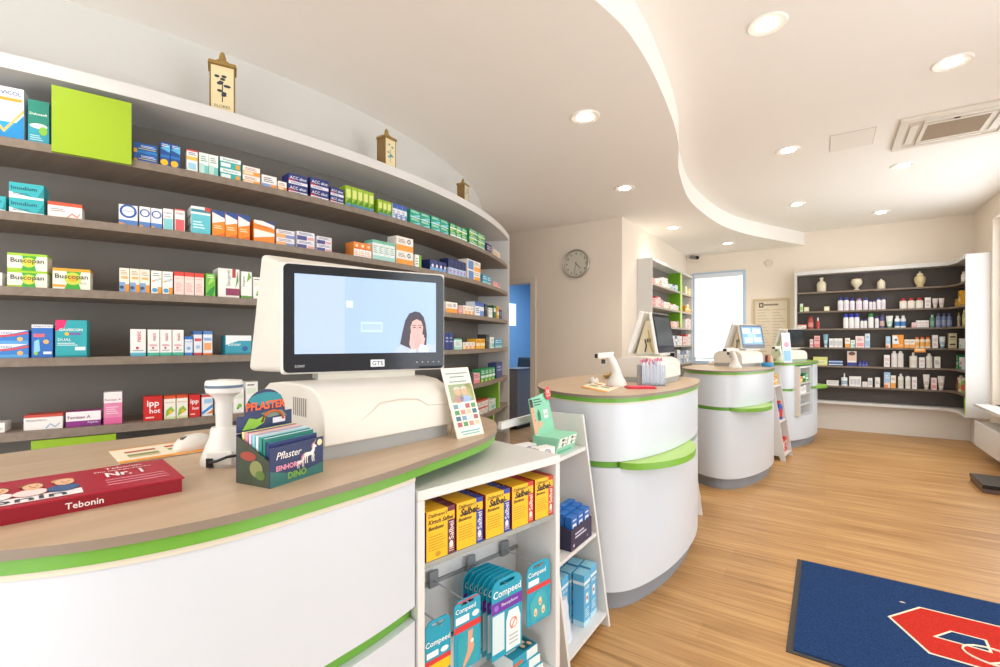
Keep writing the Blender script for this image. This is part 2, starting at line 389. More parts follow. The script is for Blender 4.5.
# ---------------------------------------------------------------- service counters
ZT = 1.0
OUT2 = [(-.93,2.03),(-.75,2.115),(-.65,2.40),(-.615,2.75),(-.635,3.08),(-.72,3.36),(-.95,3.50),(-1.25,3.45),(-1.436,3.2),(-1.46,2.75),(-1.39,2.42),(-1.20,2.15)]
OUT1 = [(-1.03,-.06),(-.81,.125),(-.715,.30),(-.69,.52),(-.695,.72),(-.745,1.05),(-.93,1.25),(-1.25,1.2),(-1.40,.9),(-1.455,.55),(-1.50,.2),(-1.40,-.03)]
def xform(pts, ang, c0, c1, k=1):
    ca, sa = math.cos(ang), math.sin(ang)
    return [(c1[0]+k*((p[0]-c0[0])*ca-(p[1]-c0[1])*sa), c1[1]+k*((p[0]-c0[0])*sa+(p[1]-c0[1])*ca)) for p in pts]
def notch(poly, cut):   # cut a cabinet's rectangle (corner, angle, width, depth) out of a loop
    A, ang, wd, dp, _ = cut; c, s_ = math.cos(ang), math.sin(ang); out = []
    D = []
    for i, p in enumerate(poly):
        q = poly[(i+1)%len(poly)]; D += [p+(q-p)*k/6 for k in range(6)]
    L = [((p.x-A[0])*c+(p.y-A[1])*s_, -(p.x-A[0])*s_+(p.y-A[1])*c) for p in D]
    ins = [-.004 < x < wd+.004 and y < dp+.004 for x, y in L]
    W = lambda x, y: Vector((A[0]+x*c-y*s_, A[1]+x*s_+y*c))
    n = len(D)
    for i in range(n):
        if not ins[i]:
            if i % 6 == 0 or ins[i-1] or ins[(i+1)%n]: out.append(D[i])
        else:
            x, y = L[i]
            if not ins[i-1]: out += [W(-.004, y), W(-.004, dp+.004)] if x < wd/2 else [W(wd+.004, y), W(wd+.004, dp+.004)]
            if not ins[(i+1)%n] : out += [W(wd+.004, dp+.004), W(wd+.004, y)] if x > wd/2 else [W(-.004, dp+.004), W(-.004, y)]
    return out
def counter(label, pts, leaf=(.2,.8), topm=TOPM, cut=None, lf=None):
    t = thing('service_counter', label, 'counter', (0,0,0), 0, 'rounded pharmacy counters')
    P = catmull(pts, 8)
    if sum(P[i].cross(P[(i+1)%len(P)]) for i in range(len(P))) < 0: P.reverse()
    Q = inset(P, .012); R = inset(P, .05); S = inset(P, .03)
    def seg(name, poly, z0, z1, m, top=None, bevel=0):
        if cut and name not in ('countertop','edge_band') and z1 > cut[4]:
            if z0 < cut[4]:
                b = MB(); b.prism(poly, z0, cut[4], m, smooth=True); b.prism(notch(poly, cut), cut[4]+.0001, z1, m, smooth=True); return b.build(name, t)
            poly = notch(poly, cut)
        b = MB(); b.prism(poly, z0, z1, m, top=top, smooth=True); return b.build(name, t, bevel=bevel)
    seg('countertop', P, ZT-.013, ZT, mat('8a7c6e',.45), top=topm)
    seg('edge_band', inset(P,.006), ZT-.033, ZT-.0135, GREEN)
    seg('trim_rail', inset(P,.009), ZT-.042, ZT-.0335, mat('d9d3c2',.4))
    seg('upper_panel', Q, .695, ZT-.0425, W_LAM)
    seg('groove_band', S, .665, .6945, GREEN)
    seg('lower_panel', Q, .095, .6645, W_LAM)
    seg('plinth', R, 0, .0945, PLINTH)
    if lf:
        i0, i1 = lf; n = len(P); idx = [(i0+k)%n for k in range((i1-i0)%n+1)]
        ou, inn = [], []
        for k, i in enumerate(idx):
            s = math.sin(PI*k/(len(idx)-1))**.75
            tn = (P[(i+1)%n]-P[i-1]).normalized(); nn = Vector((tn.y,-tn.x))
            ou.append(Q[i]+nn*(.002+.105*s)); inn.append(S[i]+nn*.0)
        b = MB(); b.prism(ou+inn[::-1], .662, .693, mat('76ae36',.35), top=mat('a9cf62',.35), smooth=True); b.build('leaf_shelf', t)
    return t, P
def near_idx(P, pt): return min(range(len(P)), key=lambda i: (P[i]-Vector(pt)).length)
def loop(pts):
    P = catmull(pts, 8)
    if sum(P[i].cross(P[(i+1)%len(P)]) for i in range(len(P))) < 0: P.reverse()
    return P
counter('nearest rounded counter with wide white front, green edge band and big cash screen', OUT1, cut=((-.70,.715), math.atan2(.455,.096), math.hypot(.096,.455), .30, -1))
P2 = loop(OUT2)
counter('second rounded white counter from the front with green leaf shelf and red tray on top', OUT2, lf=(near_idx(P2,(-.77,2.105)), near_idx(P2,(-.615,2.80))))
C2 = (-1.03, 2.76)
def cnt(label, ang, cc, sc, la, lb, **k):
    A = math.radians(ang); O = xform(OUT2, A, C2, cc, sc); P = loop(O)
    return counter(label, O, lf=(near_idx(P, xform([la], A, C2, cc, sc)[0]), near_idx(P, xform([lb], A, C2, cc, sc)[0])), **k)
cnt('third rounded white counter, carrying the tilted blue and white screen', -9, (-.77,4.93), .86, (-.77,2.105), (-.615,2.80))
NA, ND = Vector((-.237,6.45)), Vector((.097,.446)); NR = math.atan2(ND.y, ND.x); NW = ND.length
cnt('farthest rounded counter with green top in front of the back wall shelf', -12, (-.455,6.97), .85, (-.617,2.90), (-.85,3.46), topm=mat('8dbb40',.4), cut=(NA, NR, NW, .20, .37))
# ---------------------------------------------------------------- display cabinet at the end of the near counter
UA = Vector((-.70,.715)); UD = Vector((.096,.455)); UW = UD.length; UR = math.atan2(UD.y, UD.x)
UT = .935
un = thing('display_cabinet', 'open white display cabinet of yellow boxes and plaster packs beside near counter', 'cabinet', (UA.x,UA.y,0), UR)
T_ = .017
b = MB(); b.box(-.0,UW,0,.30,UT-.022,UT,W_FURN); b.build('top_board', un, bevel=.0015)
b = MB(); b.box(0,T_,0.001,.30,0.0,UT-.0225,W_FURN); b.build('side_panel', un)
b = MB(); b.box(UW-T_,UW,0.001,.30,0.0,UT-.0225,W_FURN); b.build('side_panel', un)
b = MB(); b.box(T_,UW-T_,.152,.162,0.0,UT-.0225,mat('e6e8ea',.5)); b.build('back_panel', un)
b = MB(); b.box(T_+.001,UW-T_-.001,.006,.15,.763,.775,mat('9aa09c',.3)); b.build('shelf_board', un)
b = MB(); b.box(T_+.001,UW-T_-.001,.002,.15,.335,.352,W_FURN); b.build('shelf_board', un)
b = MB(); b.box(T_+.001,UW-T_-.001,.144,.1515,.637,.645,mat('9a9ea1',.4)); b.build('hook_rail', un)
b = MB(); b.box(T_+.001,UW-T_-.001,.144,.1515,.48,.487,mat('9a9ea1',.4)); b.build('hook_rail', un)
def uworld(x, y, z=0): c,s_ = math.cos(UR),math.sin(UR); return Vector((UA.x+x*c-y*s_, UA.y+x*s_+y*c, z))
def ulocal(px, yl):   # local x on the cabinet plane yl met by the line of sight through px
    rx, ry = ray(px); o = uworld(0, yl); d = uworld(1, yl)-o
    # o + d t parallel to ray
    return (o.y*rx-o.x*ry)/(d.x*ry-d.y*rx)
# ---------------------------------------------------------------- ladder racks between the counters
def rack(label, loc, rz, near_top=.915, wd=.40):
    t = thing('ladder_rack', label, 'rack', loc, rz, 'white sloping racks between the counters')
    side = [(0,0),(.045,0),(.06,.05),(.30,.05),(.30,0),(.335,0),(.335,.915),(.125,.915)]
    def sidep(x, top):
        f = top/.915
        p = [(y if z == 0 or z == .05 else (.335 if y > .2 else .125*f), z if z < .9 else top) for y, z in side]
        b = MB(); b.extrude(p, x, x+.016, W_FURN, 'x'); b.build('side_panel', t)
    sidep(wd-.016, .915); sidep(0, near_top)
    b = MB(); b.box(.017,wd-.017,.322,.334,.05,.775,W_FURN); b.build('back_panel', t)
    b = MB(); b.box(.017,wd-.017,.318,.334,.885,.915,W_FURN); b.build('top_rail', t)
    for z in (.06,.40,.775):
        b = MB(); b.box(.017,wd-.017,.125*z/.915+.004,.321,z-.016,z,W_FURN); b.build('shelf_board', t)
    return t
R1 = (-.778, 1.585, 0)
rack('white sloping rack of boxes between the near counter and second counter', R1, PI/2, .62)
R2 = (-.72, 3.61, 0)
rack('white sloping rack behind the second counter, seen edge on', R2, PI/2+.24)
R3 = (-.335, 5.70, 0)
rack('white sloping rack with red and blue goods beside the third counter', R3, PI/2-.12, wd=.36)
def rworld(R, rz, x, y, z=0): c,s_ = math.cos(rz),math.sin(rz); return Vector((R[0]+x*c-y*s_, R[1]+x*s_+y*c, z))
# ---------------------------------------------------------------- small cabinet let into the far counter
nc = thing('display_cabinet', 'small white display cabinet let into the far counter, with yellow and green cartons', 'cabinet', (NA.x,NA.y,0), NR)
b = MB(); b.box(0,NW,0,.20,.933,.955,W_FURN); b.build('top_board', nc)
b = MB(); b.box(0,T_,.001,.20,.375,.9325,mat('e6dfd6',.5)); b.build('side_panel', nc)
b = MB(); b.box(NW-T_,NW,.001,.20,.375,.9325,W_FURN); b.build('side_panel', nc)
b = MB(); b.box(T_,NW-T_,.18,.195,.375,.9325,mat('dcdfe0',.5)); b.build('back_panel', nc)
for z in (.39,.51,.63,.76):
    b = MB(); b.box(T_+.001,NW-T_-.001,.004,.179,z-.014,z,mat('c9ccca',.4)); b.build('shelf_board', nc)
# ---------------------------------------------------------------- cartons
FRONT = lambda w,d,h: frame((-w/2,-d/2,0),(1,0,0),(0,0,1))
LEFT = lambda w,d,h: frame((-w/2,d/2,0),(0,-1,0),(0,0,1))
RIGHT = lambda w,d,h: frame((w/2,-d/2,0),(0,1,0),(0,0,1))
TOPF = lambda w,d,h: frame((-w/2,-d/2,h),(1,0,0),(0,1,0))
# style: base colour, top colour, prints. Print codes on the front face in fractions of it:
#  b v0 v1 col = band all round; r u0 v0 u1 v1 col = patch; c u v r col = disc (r of the shorter side); p pts col = polygon
#  t text u0 v0 u1 v1 col [bold] = lettering; T = lettering turned upright; l u0 v0 u1 v1 n col = lines of small print
def carton_mb(w, d, h, st):
    base, top, ops = st[0], st[1], st[2]
    b = MB(); b.box(-w/2,w/2,-d/2,d/2,0,h, mat(base,.42), top=mat(top or base,.42))
    fr = FRONT(w,d,h); k = 0
    for op in ops:
        k += 1; off = .0003+.00012*k; c = op[0]
        if c == 'b':
            m = mat(op[3],.42)
            b.rect(fr,0,op[1]*h,w,op[2]*h,m,off); b.rect(LEFT(w,d,h),0,op[1]*h,d,op[2]*h,m,off); b.rect(RIGHT(w,d,h),0,op[1]*h,d,op[2]*h,m,off)
        elif c == 'r': b.rect(fr,op[1]*w,op[2]*h,op[3]*w,op[4]*h,mat(op[5],.42),off)
        elif c == 'c': r = op[3]*min(w,h); b.disc(fr,op[1]*w,op[2]*h,r,r,mat(op[4],.42),off)
        elif c == 'o': b.disc(fr,op[1]*w,op[2]*h,op[3]*w,op[4]*h,mat(op[5],.42),off)
        elif c == 'p': b.poly(fr,[(x*w,y*h) for x,y in op[1]],mat(op[2],.42),off)
        elif c in 'tT': b.text(fr,op[1],op[2]*w,op[3]*h,op[4]*w,op[5]*h,mat(op[6],.42),bold=(op[7] if len(op)>7 else 0),off=off,rot=(c=='T'))
        elif c == 'l':
            n = op[5]; u0,v0,u1,v1 = op[1]*w,op[2]*h,op[3]*w,op[4]*h
            for q in range(n):
                y = v0+(v1-v0)*(q+.5)/n; b.rect(fr,u0,y-(v1-v0)/n*.2,u0+(u1-u0)*(1-.13*((q*7)%3)),y+(v1-v0)/n*.2,mat(op[6],.5),off)
        elif c == 'L': b.rect(LEFT(w,d,h),op[1]*d,op[2]*h,op[3]*d,op[4]*h,mat(op[5],.42),off)
        elif c == 'R': b.rect(RIGHT(w,d,h),op[1]*d,op[2]*h,op[3]*d,op[4]*h,mat(op[5],.42),off)
        elif c == 'u': b.rect(TOPF(w,d,h),op[1]*w,op[2]*d,op[3]*w,op[4]*d,mat(op[5],.42),off)
    return b
S = {
'movicol': ('eef3f8','e6eef6',[('r',0,0,1,.34,'2aa3dc'),('p',[(0,.34),(.5,.12),(1,.5),(1,0),(0,0)],'1f8fd0'),('p',[(0,.5),(.45,.2),(1,.62),(1,.55),(.45,.13),(0,.43)],'f5c26b'),('r',.05,.74,.95,.8,'f0a63a'),('t','MOVICOL',.06,.82,.94,.96,'1c4f9c',.01)]),
'dulco': ('2f9fb8','1c7f77',[('r',0,.45,1,1,'1d8a78'),('o',.5,.42,.42,.06,'e6f4ee'),('o',.72,.32,.2,.1,'8cc63f'),('t','Dulcosoft',.08,.62,.92,.76,'f4fbfa',.01),('l',.1,.08,.7,.22,3,'bfe6ef')]),
'bluepair': ('1d5fae','2a70bd',[('r',0,.0,1,.24,'2b86cf'),('r',0,0,.14,.4,'f2b632'),('l',.3,.55,.95,.8,2,'dfe9f6'),('r',.2,.4,.95,.46,'e7d04a')]),
'bluetall': ('1c4f97','174682',[('c',.4,.2,.4,'f2c12e'),('p',[(0,.75),(1,.95),(1,.62)],'5fb5e2'),('l',.15,.82,.85,.95,2,'e7eef7'),('r',0,.4,1,.5,'2a73bd')]),
'whitetall': ('f4f2ee','e9e7e2',[('b',.93,1,'d44a54'),('r',0,.55,1,.7,'f3c04a'),('r',.15,.15,.85,.42,'9fd3ea'),('l',.15,.75,.85,.9,2,'3f5f9a')]),
'whitegreen': ('eef5f1','e3eee8',[('r',0,.1,.55,.5,'bde3d8'),('r',.55,.1,1,.45,'78c9c4'),('l',.15,.6,.85,.88,3,'6a9a8a')]),
'tealwhite': ('3fb3ae','eef3f2',[('r',0,.62,1,1,'f0f5f4'),('r',.04,.15,.5,.5,'e7f4f3'),('t','Bepanthen',.1,.66,.9,.92,'2f8f8b'),('r',.75,.1,.95,.5,'f0a63a')]),
'orangewhite': ('f3efe9','efe8dc',[('r',0,0,1,.45,'f0a24a'),('r',.05,.1,.6,.38,'fbe3c2'),('l',.1,.55,.8,.85,2,'c0703a')]),
'mixwhite': ('f2f0ee','ebe9e4',[('r',0,0,.6,.35,'8fa9d6'),('r',.6,0,1,.35,'f2994a'),('l',.1,.45,.8,.85,3,'667')] if False else [('r',0,0,.6,.35,'8fa9d6'),('r',.6,0,1,.35,'f2994a'),('l',.1,.45,.8,.85,3,'666677')]),
'acc': ('26357d','f1eff0',[('r',0,0,1,.3,'e9e8ee'),('p',[(0,.3),(0,.5),(.5,.3)],'d33a3a'),('t','ACC akut',.06,.4,.94,.88,'f4f4f8',.01),('l',.1,.06,.7,.24,2,'4a5aa0')]),
'limegreen': ('9dbf2d','7fa626',[('r',0,.0,1,.18,'3c8fb8'),('r',.15,.45,.85,.85,'dbe58a'),('p',[(0,.2),(1,.5),(1,.2)],'4f8f2a')]),
'bluewhite': ('e3e9f2','d7dfec',[('r',0,.7,1,1,'3a5fb0'),('r',.55,.0,1,.4,'6f8fce'),('l',.1,.2,.5,.6,3,'54679a')]),
'tealgreen': ('1fa886','28b894',[('p',[(0,.1),(1,.55),(1,.25),(0,-.0)],'7fd0e6'),('l',.1,.62,.9,.9,2,'e6f6f0'),('r',.0,.0,1,.1,'eef7f4')]),
'greenwhite': ('27a05e','34b26e',[('r',0,.3,1,.5,'e9f5ee'),('r',0,.0,.5,.2,'d7e04a'),('l',.1,.6,.85,.9,2,'e7f5ec')]),
'purplebox': ('3c2d63','46356f',[('l',.1,.4,.9,.8,2,'cfc7e4')]),
'beigebox': ('eadfcf','e4d6c2',[('l',.1,.2,.9,.8,3,'c79a6a')]),
'imodium': ('35b3bb','49bfc4',[('r',0,0,1,.14,'f2f6f6'),('p',[(0,.14),(.6,.14),(0,.4)],'e8f3f3'),('p',[(1,.14),(1,.8),(.8,.14)],'1f8f99'),('t','Imodium',.06,.48,.8,.86,'15506a',.01),('l',.1,.2,.6,.36,2,'1f6f7d')]),
'redtop': ('f1ece8','c9563e',[('b',.78,1,'d65a3f'),('p',[(.55,.1),(.7,.4),(.85,.2),(.95,.45),(.95,.35),(.85,.1),(.7,.3),(.58,.06)],'e38b80'),('l',.08,.4,.5,.62,2,'8a7f7a')]),
'ring': ('eef0f4','e5e8ee',[('c',.5,.7,.46,'2b5cab'),('c',.5,.7,.33,'eef0f4'),('t','Vitasprint',.2,.62,.8,.78,'2b5cab'),('r',0,.0,1,.28,'5a86c8'),('r',.0,.0,.3,.12,'f2a63a')]),
'nasicteal': ('f2f0ee','e8e6e2',[('r',.06,.06,.94,.55,'86cfd6'),('t','nasic',.12,.74,.88,.9,'5b6470'),('l',.2,.6,.8,.68,2,'7f8c96')]),
'nasicred': ('f3efec','d65a54',[('r',.06,.06,.94,.55,'e2646a'),('t','nasic',.12,.74,.88,.9,'5b6470'),('b',.94,1,'d65a54')]),
'bigteal': ('e9f2f1','c9b9a8',[('r',0,.04,1,.72,'63c3cf'),('l',.1,.2,.7,.5,3,'d8f1f4'),('r',0,.8,1,.9,'3f8f9c'),('r',.7,.86,1,1,'c94b4b'),('L',0,.3,1,.36,'8a7c70'),('L',0,.62,1,.68,'8a7c70')]),
'orangetall': ('f08d22','e47d17',[('p',[(0,1),(1,1),(1,.72),(0,.9)],'2f4f95'),('p',[(0,.92),(1,.74),(1,.62),(0,.5)],'f4f1ee'),('l',.12,.3,.8,.46,2,'fbe2c0'),('p',[(0,0),(1,.2),(1,0)],'e36d12')]),
'orangewide': ('ef8a22','e27c18',[('p',[(0,1),(1,1),(1,.7),(0,.86)],'f4f1ee'),('p',[(.4,1),(1,1),(1,.86)],'2f4f95'),('p',[(0,.6),(1,.5),(1,.36),(0,.2)],'f7efe6'),('t','VOLTADOL',.12,.66,.9,.84,'c8501f')]),
'smallmix': ('ece9ea','e2dfe0',[('r',0,0,.5,.5,'f2b06a'),('r',.5,0,1,.4,'7d93c8'),('l',.1,.55,.9,.9,2,'7a6a8a')]),
'navymix': ('e9e7ec','dedde6',[('r',0,.0,.55,.5,'4c4f8e'),('r',.6,.1,.95,.4,'e2a2a0'),('l',.1,.6,.9,.9,2,'5f5f92')]),
'orangemed': ('ef8d3c','e8e0d6',[('r',0,0,1,.55,'f5f0ea'),('r',0,.55,1,.62,'d86a24'),('c',.5,.78,.2,'f6e3d0'),('l',.15,.1,.85,.45,3,'e9a070')]),
'tealfine': ('e6f3ef','7fc7ae',[('b',.86,1,'79c4ab'),('r',0,.0,1,.25,'a9dcd2'),('l',.15,.35,.85,.75,4,'89a9a4')]),
'eyebox': ('f3ece4','ece2d4',[('r',0,0,1,.42,'f0a03c'),('c',.74,.72,.17,'30406a'),('c',.74,.72,.09,'f3ece4'),('l',.1,.55,.55,.85,3,'8f7f70')]),
'greenedge': ('f2f3ee','e6ebe0',[('r',.6,0,1,1,'6fae3c'),('l',.1,.2,.5,.8,3,'8aa07a')]),
'navytop': ('cdd8ec','1b2653',[('b',.45,1,'1f2c61'),('r',.1,.08,.9,.4,'8fb3dd'),('c',.5,.25,.2,'d95a8a')]),
'navyfront': ('22306b','1b2653',[('r',.0,.0,1,.35,'6fa3d6'),('c',.6,.5,.25,'e7e4f0')]),
'blueorange': ('f1ece4','e8dfd2',[('r',.05,.05,.45,.9,'5f86c2'),('r',.5,0,1,.45,'f0a03c'),('l',.5,.55,.95,.9,2,'9a8a70')]),
'cyanbox': ('3d9fc0','4aabcb',[('l',.1,.5,.9,.9,2,'e0f1f7'),('r',0,0,1,.3,'9fd3d0')]),
'buscopan': ('f3f1dd','9ccb25',[('b',.86,1,'9fce2a'),('p',[(.33,.0),(.72,.0),(.66,.5),(.74,.86),(.36,.86),(.42,.45)],'3fae3a'),('c',.53,.48,.3,'c9d64a'),('c',.53,.48,.17,'f0d23c'),('r',0,.0,.36,.12,'a9cf35'),('t','Buscopan',.08,.36,.92,.74,'2a3a3a',.012)]),
'buscoplus': ('f3f1dd','f0a12a',[('b',.86,1,'f2a62f'),('p',[(.3,.0),(.75,.0),(.66,.45),(.76,.86),(.36,.86),(.42,.45)],'3fae3a'),('c',.53,.52,.3,'c9d64a'),('c',.53,.52,.17,'f2b632'),('r',0,.12,.34,.22,'f2a62f'),('t','Buscopan',.06,.4,.94,.78,'2a3a3a',.012),('t','PLUS',.72,.26,.9,.38,'5a5a4a')]),
'plainwhite': ('f0eeea','e8e5df',[('l',.1,.3,.9,.7,3,'9a9590')]),
'sniff': ('f4ead9','eadfcd',[('r',0,.0,.6,.42,'7fa3cf'),('r',.6,.0,1,.34,'f09a35'),('c',.25,.2,.22,'4b4f63'),('r',.2,.56,.85,.66,'f0b46a'),('l',.15,.72,.85,.92,3,'b89a7a')]),
'dropblue': ('f4f1ea','ebe6dc',[('c',.35,.16,.26,'4aa3dc'),('r',.62,0,1,.3,'f09a35'),('p',[(.1,.5),(.9,.62),(.9,.7),(.1,.56)],'f0b46a'),('c',.6,.6,.2,'b9dbee'),('l',.15,.74,.85,.92,2,'8aa0b4')]),
'redbar': ('f7ddd5','d8453c',[('b',.82,1,'df4a3f'),('t','GeloMyrtol',.12,.66,.88,.78,'b04a40'),('l',.15,.15,.85,.55,6,'e8a79c')]),
'greenleaf': ('6fbf3a','5aa82f',[('p',[(0,.1),(.7,.0),(1,.5),(.5,.35)],'2f8f3a'),('p',[(.2,.5),(.9,.7),(.6,.9)],'a9d96a'),('l',.15,.8,.85,.95,2,'f0f7e0')]),
'maroon': ('f1efe9','e6e2d8',[('r',.35,.08,1,.32,'8d2f55'),('T','Sinupret',.38,.4,.62,.95,'3a3a3a'),('r',.66,.7,.82,1,'b33a3a'),('p',[(.8,.3),(.95,.6),(.9,.95),(.84,.5)],'4f8f3a'),('L',.2,.1,.9,.9,'d9d3c6')]),
'sinugreen': ('f1f1ea','e5e6da',[('b',0,.1,'5d9c3a'),('T','Sinupret',.1,.3,.4,.95,'3a3a3a'),('p',[(.5,.6),(.95,.8),(.7,1)],'6fae3a')]),
'antacid': ('2f7fd0','e9eff6',[('p',[(0,1),(1,1),(.55,.7),(0,.55)],'eef2f7'),('p',[(0,.55),(.6,.7),(1,.9),(1,.75),(.6,.55),(0,.4)],'d34a55'),('r',0,0,1,.24,'58a3e2'),('c',.8,.35,.16,'f0b46a'),('t','MAALOXAN',.04,.7,.6,.88,'23559f')]),
'refluxcare': ('2a6fc4','eef2f6',[('b',.9,1,'eceef2'),('t','MAALOXAN',.06,.91,.94,.99,'2a3a6a'),('r',.08,.62,.62,.72,'dd6a7a'),('p',[(.1,.1),(.4,.2),(.35,.55),(.12,.5)],'8fd0f2'),('c',.68,.48,.14,'f0b46a'),('c',.2,.12,.1,'8fce4a'),('r',.55,.1,.95,.18,'dfe9f6')]),
'gaviscon': ('2aa9b4','3db5be',[('p',[(0,1),(.36,1),(.28,.8),(0,.7)],'e6286f'),('c',.36,.63,.075,'f2c12e'),('t','GAVISCON',.12,.68,.86,.8,'f7fbfb',.014),('r',.44,.6,.8,.66,'7f5fb0'),('l',.06,.3,.7,.4,2,'dff3f4'),('r',0,0,1,.05,'1d8e99'),('r',.62,.18,.96,.28,'e2eef2'),('t','DUAL',.08,.42,.5,.52,'f7fbfb')]),
'nasicbox': ('f4f2ef','ebe8e4',[('b',0,.12,'5fb8cf'),('b',.12,.17,'d6ecf0'),('T','nasic',.38,.5,.68,.95,'c8324a',.01),('c',.45,.3,.1,'c8324a'),('l',.15,.18,.85,.24,1,'5b8a94')]),
'nasicgreen': ('f4f2ef','ebe8e4',[('b',0,.12,'46b8a0'),('T','nasic',.38,.5,.68,.95,'c8324a',.01),('c',.45,.3,.1,'c8324a'),('l',.15,.36,.85,.44,2,'c8324a'),('l',.15,.18,.85,.24,1,'5b8a94')]),
'olynthblue': ('dfeaf5','2f6fc0',[('b',.84,1,'2f78c8'),('b',0,.14,'3f86cf'),('t','Olynth',.12,.62,.88,.8,'23559f'),('c',.5,.36,.26,'7fb4e2')]),
'olynthred': ('e6eaf2','2f5fa6',[('b',.86,1,'3a6cb4'),('r',.08,.58,.92,.7,'d0545a'),('c',.5,.34,.28,'a9c4e4'),('b',0,.1,'c94b55')]),
'olynthorange': ('e9edf3','2f5fa6',[('b',.86,1,'5a86c4'),('r',.08,.6,.92,.72,'8fb3de'),('r',.1,.2,.9,.5,'f0a86a'),('b',0,.08,'e9843a')]),
'emser': ('2f9db4','e9eef0',[('r',0,.72,1,1,'eef2f3'),('p',[(0,.72),(.5,.72),(0,.5)],'f0f4f5'),('t','Emser',.1,.4,.6,.68,'eaf5f7'),('c',.75,.3,.14,'245f9a'),('r',0,0,1,.1,'1f8298')]),
'emserred': ('f2f0f0','e6e2e0',[('p',[(0,.4),(1,.75),(1,.4)],'d2434a'),('r',0,0,1,.25,'2f9db4'),('t','Emser',.1,.6,.5,.9,'c8323a')]),
'redflat': ('f0ebe7','c4463c',[('b',.82,1,'c94a3c'),('p',[(.55,.1),(.68,.4),(.8,.18),(.94,.42),(.94,.34),(.8,.08),(.68,.3),(.58,.04)],'9fb3d0'),('t','PERENTEROL',.06,.5,.6,.74,'7a6f72')]),
'femibox': ('f3eef2','a0307e',[('b',0,.38,'8f2f86'),('r',.4,.0,1,.2,'7a2a7a'),('t','Femisan A',.05,.46,.7,.8,'7a2a5a',.01),('t','Kapseln',.6,.16,.95,.32,'f3eef2')]),
'femitall': ('e98ab4','f0dfe8',[('b',.66,1,'f3eef0'),('t','Femisan A',.06,.68,.94,.84,'b03a78',.01),('r',0,0,1,.2,'e06aa0'),('l',.12,.3,.8,.56,4,'f6d3e2')]),
'ipp': ('cf2a2a','d63b33',[('t','ipp',.12,.52,.88,.84,'faf4f2',.02),('t','hot',.3,.3,.9,.5,'faf4f2',.02),('r',.1,.1,.55,.16,'f2c9b8')]),
'bronch': ('f2efe2','e06a3a',[('b',.88,1,'e0552f'),('p',[(.1,.1),(.9,.35),(.6,.55),(.2,.4)],'8fbf3a'),('c',.55,.3,.18,'f2c12e'),('t','Bronchicum',.1,.64,.9,.8,'c8402a'),('r',0,0,1,.1,'d9dfae')]),
'bluecross': ('eff0f2','dcdfe6',[('b',.9,1,'d2434a'),('p',[(0,.2),(1,.55),(1,.4),(0,.05)],'3f8fd6'),('r',.2,.6,.9,.8,'9fc6ea'),('p',[(.4,.1),(1,.3),(1,.1)],'ef8a3a')]),
'whitetea': ('f3f2ec','e9e7de',[('r',.1,.6,.9,.8,'dfe6d2'),('c',.6,.3,.22,'7fbf4a'),('c',.42,.2,.12,'4f9a3a'),('l',.12,.84,.7,.95,1,'6a6a60')]),
'jarwhite': ('efeeea','e4e2dc',[('r',.0,.3,1,.62,'d5dadf'),('l',.1,.7,.9,.9,1,'b0aca6')]),
'dgreen': ('1f6b3c','2a7a48',[('r',0,.5,1,.8,'e5eee6')]),
'yellowbox': ('f0b52c','eba820',[('r',0,.3,1,.55,'f6e6c0'),('l',.1,.65,.9,.9,2,'9a5a1a')]),
'navybox': ('25397c','2c4188',[('l',.15,.4,.85,.8,2,'9fb0dd')]),
'pinkbox': ('f0b9b8','f3cfcc',[('r',0,0,1,.3,'e98f92'),('l',.1,.5,.9,.9,2,'b95a62')]),
'darkbox': ('2b2d36','34363f',[('l',.15,.5,.85,.8,2,'8f93a2')]),
'lightgreen': ('dfeccb','d3e4b8',[('r',.1,.2,.9,.6,'a7cf6a')]),
'creamcube': ('e9e6b8','e2dfa8',[('r',.2,.25,.8,.7,'f6f4dc')]),
'goldgreen': ('dfe08a','d8d97a',[('r',.08,.2,.92,.6,'eef0b8'),('t','Lavera',.2,.3,.8,.52,'5a7a2a')]),
'pinktall': ('f6dfe0','f0d2d4',[('r',.1,.1,.9,.4,'ee9aa0'),('l',.2,.6,.8,.85,3,'a85a66')]),
'orangepack': ('f09a2a','e88d1c',[('p',[(0,.3),(.6,.3),(.4,.95),(0,.95)],'eef0f2'),('c',.32,.62,.12,'38424f'),('t','SUN',.55,.1,.95,.28,'fdf3e0')]),
'suncream': ('f6efe4','f0e6d6',[('r',0,0,1,.4,'f4a94e'),('l',.15,.6,.85,.85,2,'d07a2a')]),
'skyblue': ('cfe2f2','c0d8ec',[('r',.1,.1,.9,.5,'9cc4e6'),('l',.2,.65,.8,.85,2,'6f8fb0')]),
'facepic': ('d7c6be','cdb9b0',[('o',.5,.62,.3,.24,'e9c3a8'),('o',.5,.84,.36,.13,'6a4a3a'),('r',0,0,1,.24,'2f3f94'),('r',.1,.28,.9,.36,'f0ecec')]),
'whiteblock': ('f1f0ee','e9e7e4',[('r',.1,.2,.9,.75,'c8ccd0'),('r',.32,.2,.36,.75,'f1f0ee'),('r',.64,.2,.68,.75,'f1f0ee')]),
'bluestack': ('2f5f9c','3a6aa6',[('r',0,.3,1,.62,'e9eff5'),('l',.1,.38,.9,.56,1,'7fa0c8')]),
'blueorangebottom': ('a9cbe8','9cc2e2',[('r',0,0,1,.35,'f0d9c8'),('r',0,.0,.6,.2,'f08d52'),('l',.2,.6,.8,.85,2,'f0f5fa')]),
'whitepink': ('f3efee','ece6e4',[('r',.15,.5,.85,.75,'e6cfd0'),('l',.2,.15,.8,.4,3,'b9a5a6')]),
'gold': ('d9cfae','d2c69e',[('r',.15,.4,.85,.6,'2f2f26'),('r',.1,.1,.9,.2,'b9a86a')]),
'salbeib': ('f4b90f','f2b30a',[]),
